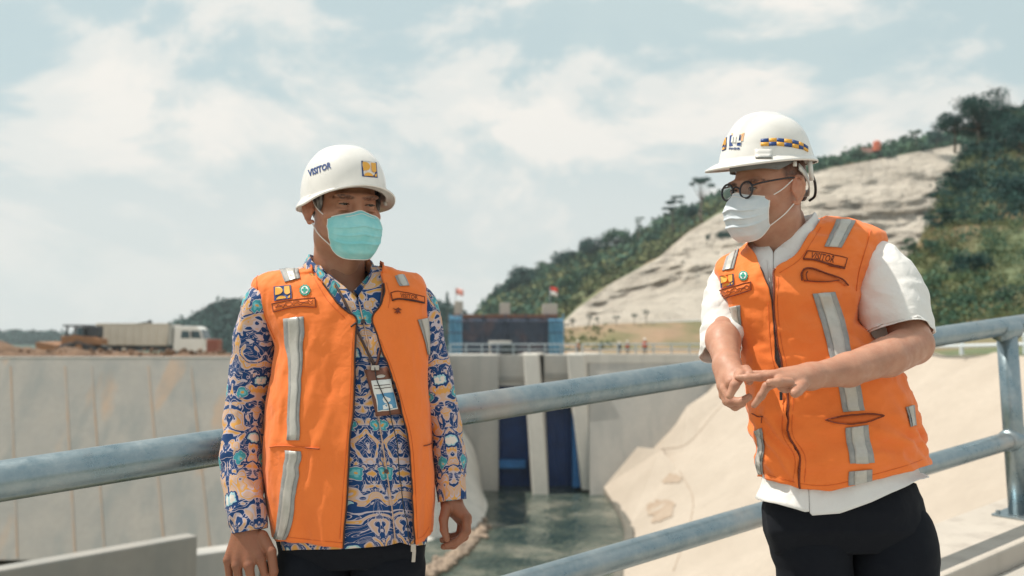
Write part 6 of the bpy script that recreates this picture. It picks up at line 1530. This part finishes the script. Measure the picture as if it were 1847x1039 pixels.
    tube('ratchet_knob', H([(0, .112, -.006), (0, .128, -.006)]), .016, Q_['rubber'], hm, m=16)

    keys = [(395, 1406, 1490, 2.372, .070, .060, 2.0), (403, 1388, 1558, 2.362, .086, .072, 2.1), (415, 1374, 1602, 2.36, .090, .085, 2.2), (432, 1360, 1606, 2.35, .104, .10, 2.3), (450, 1335, 1596, 2.345, .114, .11, 2.4),
            (473, 1299, 1580, 2.34, .124, .115, 2.5), (496, 1289, 1567, 2.335, .132, .12, 2.5), (526, 1297, 1556, 2.33, .140, .125, 2.5), (576, 1313, 1552, 2.33, .150, .13, 2.6), (611, 1333, 1578, 2.33, .155, .13, 2.6),
            (650, 1344, 1622, 2.33, .160, .13, 2.6), (712, 1352, 1647, 2.33, .165, .13, 2.6), (777, 1361, 1661, 2.33, .165, .13, 2.6), (841, 1367, 1670, 2.33, .160, .13, 2.6), (884, 1370, 1674, 2.33, .156, .13, 2.6)]
    ks = keys[:-1] + [(925, 1366, 1678, 2.33, .158, .135, 2.6)]
    T2 = Torso(ks, hem=[(1360, 884), (1364, 901), (1400, 908), (1454, 924), (1459, 921), (1463, 930), (1516, 926), (1572, 906), (1632, 879), (1655, 866), (1672, 860), (1684, 857)], hspan=110)
    th = np.linspace(-PI, PI, 220, endpoint=False)
    nL = [(395, 1420), (415, 1385), (430, 1366), (442, 1374), (453, 1387), (490, 1392), (560, 1394), (660, 1406), (720, 1421), (780, 1420), (823, 1443), (930, 1460)]; nR = [(395, 1478), (415, 1452), (430, 1424), (442, 1402), (453, 1388), (490, 1393), (560, 1395), (660, 1407), (720, 1422), (780, 1421), (823, 1444), (930, 1461)]
    G = []
    for py in T2.rows([5, 5, 8, 10, 8, 6, 6, 7, 6, 7, 8, 8, 8, 10]):
        a = T2.theta(py, np.interp(py, *zip(*nL))); b = T2.theta(py, np.interp(py, *zip(*nR))) - 2 * PI; G.append(T2.pts(py, a + np.linspace(0, 1, 221) * (b - a), .019 - .017 * max(0, (py - 885) / 40)))
    G = wrinkle(smooth_rows(np.array(G), 2), .003, (13, 13, 9), 12, False, .5)
    shirt = auto('shirt', G, Q_['white'], man, False, .0015); shirt['label'] = 'white short sleeved cotton shirt'
    tt = np.linspace(0, 1, 14 * 12)
    limb('sleeve', [(1548, 448, 30, 2.34), (1566, 466, 44, 2.335), (1586, 496, 54, 2.325), (1602, 530, 59, 2.31), (1614, 562, 60, 2.29), (1622, 592, 57, 2.275), (1624, 601, 56, 2.270)], Q_['white'], shirt, m=72, k=14, amp=.004, sc=(7, 7, 11), seed=14, ridge=1.0, long=.0065, kl=4,
         folds=[(.35, .08, .004, .5), (.55, .06, .004, 2.0), (.78, .06, .004, 3.4)], flat=.98)
    limb('sleeve', [(1330, 478, 26, 2.35), (1316, 500, 34, 2.345), (1307, 540, 37, 2.33), (1302, 585, 40, 2.30), (1301, 620, 41, 2.265), (1302, 638, 40, 2.25)], Q_['white'], shirt, m=64, amp=.0045, sc=(8, 8, 13), seed=15, ridge=1.0, long=.005, kl=4, folds=[(.5, .05, .006, 1), (.7, .05, .006, 3)], flat=.95)
    bs = bvh_of([shirt])
    collar('shirt_collar', (at(1412, 420, 2.345)[0], 2.345), math.radians(-38), .076, .082, 1.578, 1.482, Q_['white'], shirt, flap=.036, flare=.012, tip=.056, gap=14)
    wire('placket', bs, [(1384, 470), (1388, 500), (1392, 540)], .0018, Q_['white'], shirt, .001)
    # vest
    TV = Torso(keys, hem=[(1367, 862), (1378, 866), (1443, 883), (1498, 886), (1572, 868), (1630, 852), (1671, 838)])
    eL = [(395, 1380), (430, 1340), (442, 1347), (457, 1363), (475, 1369), (492, 1374), (515, 1383), (536, 1391), (560, 1393.5), (620, 1399), (650, 1400), (668, 1411), (717, 1421), (781, 1419), (823, 1442), (855, 1439), (900, 1442)]
    eR = [(395, 1482), (430, 1456), (450, 1443), (465, 1432), (480, 1404), (487, 1394), (500, 1393.5), (536, 1394), (560, 1395.5), (620, 1402), (645, 1409), (668, 1413), (717, 1423), (781, 1421), (823, 1444), (855, 1441), (900, 1444)]
    rows = TV.rows([6, 6, 6, 6, 7, 7, 8, 10, 8, 9, 12, 12, 12, 10]); G = []
    for py in rows:
        a = TV.theta(py, np.interp(py, *zip(*eL))); b = TV.theta(py, np.interp(py, *zip(*eR))) - 2 * PI
        G.append(TV.pts(py, a + np.linspace(0, 1, 260) * (b - a), 0.0))
    G = smooth_rows(np.array(G), 3)
    G = wrinkle(G, .0060, (6, 6, 11), 23, False, .9); G = wrinkle(G, .0014, (17, 17, 34), 24, False, 1.0)
    n = grid_normals(G); n *= np.sign(np.mean(np.sum(n * (G - G.mean(1, keepdims=True)), -1))); sx = np.linspace(0, 1, 260)[None]; rr = rows[:, None]
    waist = np.exp(-((rr - 800) / 70) ** 2); dia = np.sin(rr * .095 + 9 * np.sin(sx * 9) + sx * 30)
    G = G + n * (.0060 * waist * dia + .004 * np.exp(-(np.minimum(sx, 1 - sx) / .012) ** 2))[..., None]
    vest = auto('safety_vest', G, Q_['orange'], man, False, .0016); vest['label'] = 'orange safety vest zipped up the front'
    bv = bvh_of([vest])
    k0 = int(np.argmin(abs(rows - 487))); tube('zip_tape', G[k0:, -1] + n[k0:, -1] * .001, .0022, Q_['maroon'], vest, m=6); tube('zip_tape', G[k0:int(np.argmin(abs(rows - 700))), 0] + n[k0:int(np.argmin(abs(rows - 700))), 0] * .0005, .0017, Q_['zip'], vest, m=6)
    def strip(rows, wob=0.0, nx=7, inner=(.24, .76)):
        R = pl(np.array(rows, float), 26); y = R[:, 1]
        if wob: w = wob * vnoise(np.stack([y * .06, y * 0, y * 0 + 3], 1), 5); R[:, 0] += w; R[:, 2] += w
        g = patch('reflective_strip', bv, patch_grid(R, nx, 26), Q_['grey'], vest, .003)
        I = np.column_stack([R[:, :2] + (R[:, 2:] - R[:, :2]) * inner[0], R[:, :2] + (R[:, 2:] - R[:, :2]) * inner[1]])
        patch('silver_tape', bv, patch_grid(I, 5, 26), Q_['silver'], g, .0045); return g
    strip([(1509, 397, 1543, 399), (1498, 421, 1531, 423), (1486, 445, 1517, 447)], 0); strip([(1311, 464, 1334, 449), (1307, 476, 1328, 469), (1304, 489, 1323, 486)], 0)
    strip([(1465, 530, 1506, 526), (1475, 562, 1517, 560), (1486, 606, 1526, 598), (1496, 643, 1535, 633), (1507, 680, 1545, 672), (1513, 703, 1552, 700), (1520, 744, 1559, 740)], 1.0)
    strip([(1522, 771, 1564, 767), (1526, 800, 1568, 797), (1533, 835, 1577, 834)], 2.0); strip([(1531, 850, 1573, 846), (1530, 876, 1573, 868)], 1.0)
    strip([(1632, 734, 1648, 731), (1637, 752, 1650, 750), (1641, 770, 1652, 767)], 0, 5)
    strip([(1314, 554, 1336, 550), (1319, 575, 1337, 572), (1326, 592, 1339, 590), (1333, 608, 1341, 607)], .5, 5)
    strip([(1360, 778, 1374, 772), (1366, 792, 1377, 788), (1368, 806, 1380, 804), (1364, 824, 1378, 822), (1364, 838, 1377, 836), (1370, 856, 1379, 855)], 1.5, 5)
    works_emblem(bv, [(1300, 498), (1323, 495), (1324, 514), (1302, 520)], vest, .003); b = plus_badge(bv, (1341, 498), 9, vest, .003)
    def outlined(tp, bt, marks=0, seed=0, mat='orange'):
        tp, bt = pl(np.array(tp, float), 12), pl(np.array(bt, float), 12); Pg = np.stack([tp + (bt - tp) * v for v in np.linspace(0, 1, 4)]); e = patch('name_patch', bv, Pg, Q_[mat], vest, .003)
        loop = np.vstack([tp, bt[::-1], tp[:1]]); tube('patch_border', [press(bv, *q, .0036) for q in loop], .0012, Q_['maroon'], e, m=6); r = np.random.default_rng(seed)
        for row in range(marks):
            v = (row + 1) / (marks + 1); ps = [(tp[i] * (1 - v) + bt[i] * v) for i in range(12)]; ps = pl(np.array(ps), 26)[1:-1]; ps = ps + np.stack([r.uniform(-.5, .5, 24), r.choice([-1, 1], 24) * r.uniform(.8, 2.4, 24)], 1)
            tube('stitching', [press(bv, *q, .0040) for q in ps], .0008, Q_['maroon'], e, m=5)
        return e
    outlined([(1298, 524), (1325, 517), (1355, 509)], [(1302, 539), (1328, 532), (1355, 524)], 2, 4)
    e = outlined([(1456, 453), (1480, 456), (1505, 461), (1527, 466)], [(1448, 467), (1473, 470), (1500, 478), (1522, 483)], 0, 5)
    lettering('lettering', bv, [(1464, 456), (1506, 463), (1502, 475), (1460, 467)], 'VISITOR', Q_['maroon'], e, .0042, .01)
    wire('patch_seam', bv, [(1448, 468), (1473, 471), (1500, 480), (1522, 485)], .0018, Q_['maroon'], e, .0035)
    # open chest pocket: dark mouth, lining, flap edge
    pk = patch('pocket', bv, np.stack([pl(np.array(q, float), 8) for q in ([(1447, 487), (1460, 484), (1486, 493), (1514, 504), (1527, 515)], [(1446, 497), (1462, 497), (1490, 503), (1512, 508), (1524, 516)], [(1449, 508), (1466, 509), (1490, 509), (1512, 507), (1522, 516)])]), Q_['orange_in'], vest, .0022)
    wire('pocket_edge', bv, [(1446, 507), (1445, 494), (1450, 486), (1464, 485), (1490, 494), (1515, 503), (1528, 515)], .0019, Q_['maroon'], pk, .004); wire('pocket_edge', bv, [(1449, 508), (1470, 509), (1495, 509), (1512, 506)], .0011, Q_['maroon'], pk, .004)
    wire('pocket_edge', bv, [(1455, 507), (1453, 496), (1456, 490)], .0012, Q_['maroon'], pk, .004)
    pk = patch('pocket', bv, np.stack([pl(np.array(q, float), 10) for q in ([(1490, 757), (1515, 752), (1545, 748), (1572, 746), (1592, 748)], [(1490, 757.5), (1515, 758), (1545, 757), (1572, 753), (1592, 749)], [(1490, 758), (1512, 764), (1540, 765), (1570, 759), (1592, 750)])]), Q_['orange_in'], vest, .0022)
    wire('pocket_edge', bv, [(1488, 757), (1515, 752), (1545, 748), (1572, 746), (1593, 748.5)], .0017, Q_['maroon'], pk, .004); wire('pocket_edge', bv, [(1490, 758), (1512, 764), (1540, 765), (1570, 759), (1592, 750)], .0013, Q_['maroon'], pk, .004)
    wire('pocket_slit', bv, [(1358, 746), (1367, 750), (1377, 750)], .0014, Q_['maroon'], vest, .003); wire('pocket_slit', bv, [(1376, 750), (1374, 762)], .001, Q_['maroon'], vest, .003)
    for pts in ([(1374, 853), (1443, 872), (1498, 875), (1572, 857), (1630, 841), (1664, 829)], [(1386, 545), (1388, 600), (1394, 650), (1413, 717), (1411, 781), (1433, 823), (1431, 868)], [(1403, 500), (1403, 560), (1410, 620), (1421, 668), (1431, 717), (1429, 781), (1452, 823), (1451, 870)], [(1480, 410), (1462, 440), (1440, 470), (1406, 492)]):
        wire('hem_stitch', bv, pts, .0007, Q_['orange_in'], vest, .0006)
    wire('armhole_seam', bv, [(1570, 415), (1564, 440), (1556, 465), (1548, 495), (1544, 525)], .0013, Q_['orange_in'], vest, .001)
    a = press(bv, 1411, 706, .006); b_ = press(bv, 1411, 724, .006); mb = MB(); mb.obox((a + b_) / 2, (.0035, 0, 0), (0, .0015, 0), (b_ - a) / 2); mb.build('zip_puller', Q_['rubber'], vest, bevel=.001)
    # trousers
    TT = Torso([(872, 1390, 1655, 2.335, .125, .105, 2.5), (900, 1378, 1668, 2.335, .140, .12, 2.5), (922, 1375, 1672, 2.335, .145, .125, 2.5), (960, 1378, 1682, 2.335, .135, .125, 2.5), (1000, 1392, 1684, 2.335, .085, .09, 2.4)])
    G = np.array([TT.pts(py, np.linspace(-PI, PI, 120, endpoint=False), .004) for py in TT.rows([5, 5, 8, 8])]); G = wrinkle(G, .003, (12, 12, 8), 5, True, .4)
    tr_ = auto('trousers', G, Q_['black'], man, True, .002)
    for keys_, sd in (([(1490, 900, 40, 2.335), (1462, 960, 72, 2.335), (1468, 1021, 68, 2.335), (1474, 1090, 66, 2.335)], 31), ([(1585, 900, 40, 2.335), (1612, 960, 70, 2.335), (1614, 1021, 74, 2.335), (1616, 1090, 70, 2.335)], 32)):
        C = [tuple(at(a, b_, y)) + (w * y / F0,) for a, b_, w, y in keys_]; h = C[-1]; C += [(h[0], 2.325, (h[2] + fl) / 2 - .02, .086), (h[0], 2.345, fl + .03, .088)]; C = catmull(np.array(C), 10)
        g = wrinkle(tube_grid(C[:, :3], C[:, 3], 40), .004, (8, 8, 10), sd, True, .5); auto('trouser_leg', g, Q_['black'], tr_, True, .002)
    legs_and_feet(man, None, [at(1463, 1012, 2.335)[0], at(1618, 1012, 2.335)[0]], fl, 2.335)
    return man
man_right()

# ================================================================== FAR WORKERS
def worker(label, px, py, hpx, Y, vestm, first=None):
    b = at(px, py, Y); h = hpx * Y / F0; k = h / 1.7
    w = thing('person', label, 'person', b, 'workers standing on the far crest'); P = lambda x, y, z: b + np.array((x, y, z)) * k
    f = Field(b - .5 * k, b + np.array((.5, .5, 1.85)) * k, .022 * k); K = k
    f.cone(P(-.1, 0, .88), P(-.11, 0, .08), .085 * K, .05 * K, .03); f.cone(P(.1, 0, .88), P(.13, .03, .08), .085 * K, .05 * K, .03)
    f.cone(P(0, 0, .92), P(0, 0, 1.36), .13 * K, .15 * K, .05); f.cone(P(0, 0, 1.40), P(0, 0, 1.52), .055 * K, .055 * K, .03); f.ell(P(0, -.01, 1.60), (.08 * K, .095 * K, .12 * K), .02)
    for s in (-1, 1): f.chain([P(s * .19, 0, 1.36), P(s * .25, .02, 1.10), P(s * .22, -.08, .86), P(s * .22, -.1, .78)], [.055 * K, .045 * K, .035 * K, .035 * K], .02); f.cone(P(s * .12, .02, .05), P(s * .13, -.12, .04), .045 * K, .035 * K, .02)
    V, Q = f.mesh(); mesh_obj('body', V, Q, P_['dark'], w)
    th = np.linspace(0, 2 * PI, 20, endpoint=False)
    G = np.array([[P(rx * math.cos(a), ry * math.sin(a), z) for a in th] for z, rx, ry in ((.86, .19, .16), (1.05, .19, .16), (1.3, .22, .17), (1.42, .17, .12), (1.46, .08, .08))]); grid_obj('safety_vest', G, vestm, w, closed=True, uv=False)
    G = np.array([[P(r * math.cos(a), -.01 + r * 1.15 * math.sin(a), z) for a in th] for z, r in ((1.62, .15), (1.635, .115), (1.70, .105), (1.75, .07), (1.765, .01))]); grid_obj('safety_helmet', G, Q_['helmet'], w, closed=True, uv=False)
    G = np.array([[P(r * math.cos(a), -.01 + r * 1.2 * math.sin(a), z) for a in th] for z, r in ((1.50, .05), (1.54, .072), (1.60, .083), (1.64, .083))]); grid_obj('face', G, pm('far_skin', (.30, .15, .09)) if 'far_skin' not in bpy.data.materials else bpy.data.materials['far_skin'], w, closed=True, uv=False)
OV = pm('red_orange_vest', (.70, .13, .05), rough=.8)
worker('far worker in red orange vest standing right of the terrace plants', 1163, 641, 30, 54, OV)
worker('far worker in faded red vest a little left of the bright vested worker', 1132, 641, 26, 60, pm('faded_red_vest', (.50, .16, .10), rough=.8))
worker('far worker in dark clothes between the gate and the vested workers', 1117, 641, 24, 62, P_['dark'])
worker('far worker in pale orange vest near the end of the netted building', 1042, 641, 26, 58, pm('pale_orange_vest', (.60, .27, .14), rough=.8))

# ================================================================== HAZE
mh = bpy.data.materials.new('haze_air'); mh.use_nodes = True; nt = mh.node_tree; nt.nodes.clear()
pv = N(nt, 'ShaderNodeVolumePrincipled', i_Density=.00034, i_Anisotropy=.2); pv.inputs['Color'].default_value = (.80, .92, .97, 1)
o = N(nt, 'ShaderNodeOutputMaterial'); lk(nt, pv.outputs[0], o.inputs['Volume'])
mb = MB(); mb.box((-1150, -160, -13.2), (1150, 1350, 90)); hz_ = mb.build('haze', mh); tag(hz_, kind='stuff')
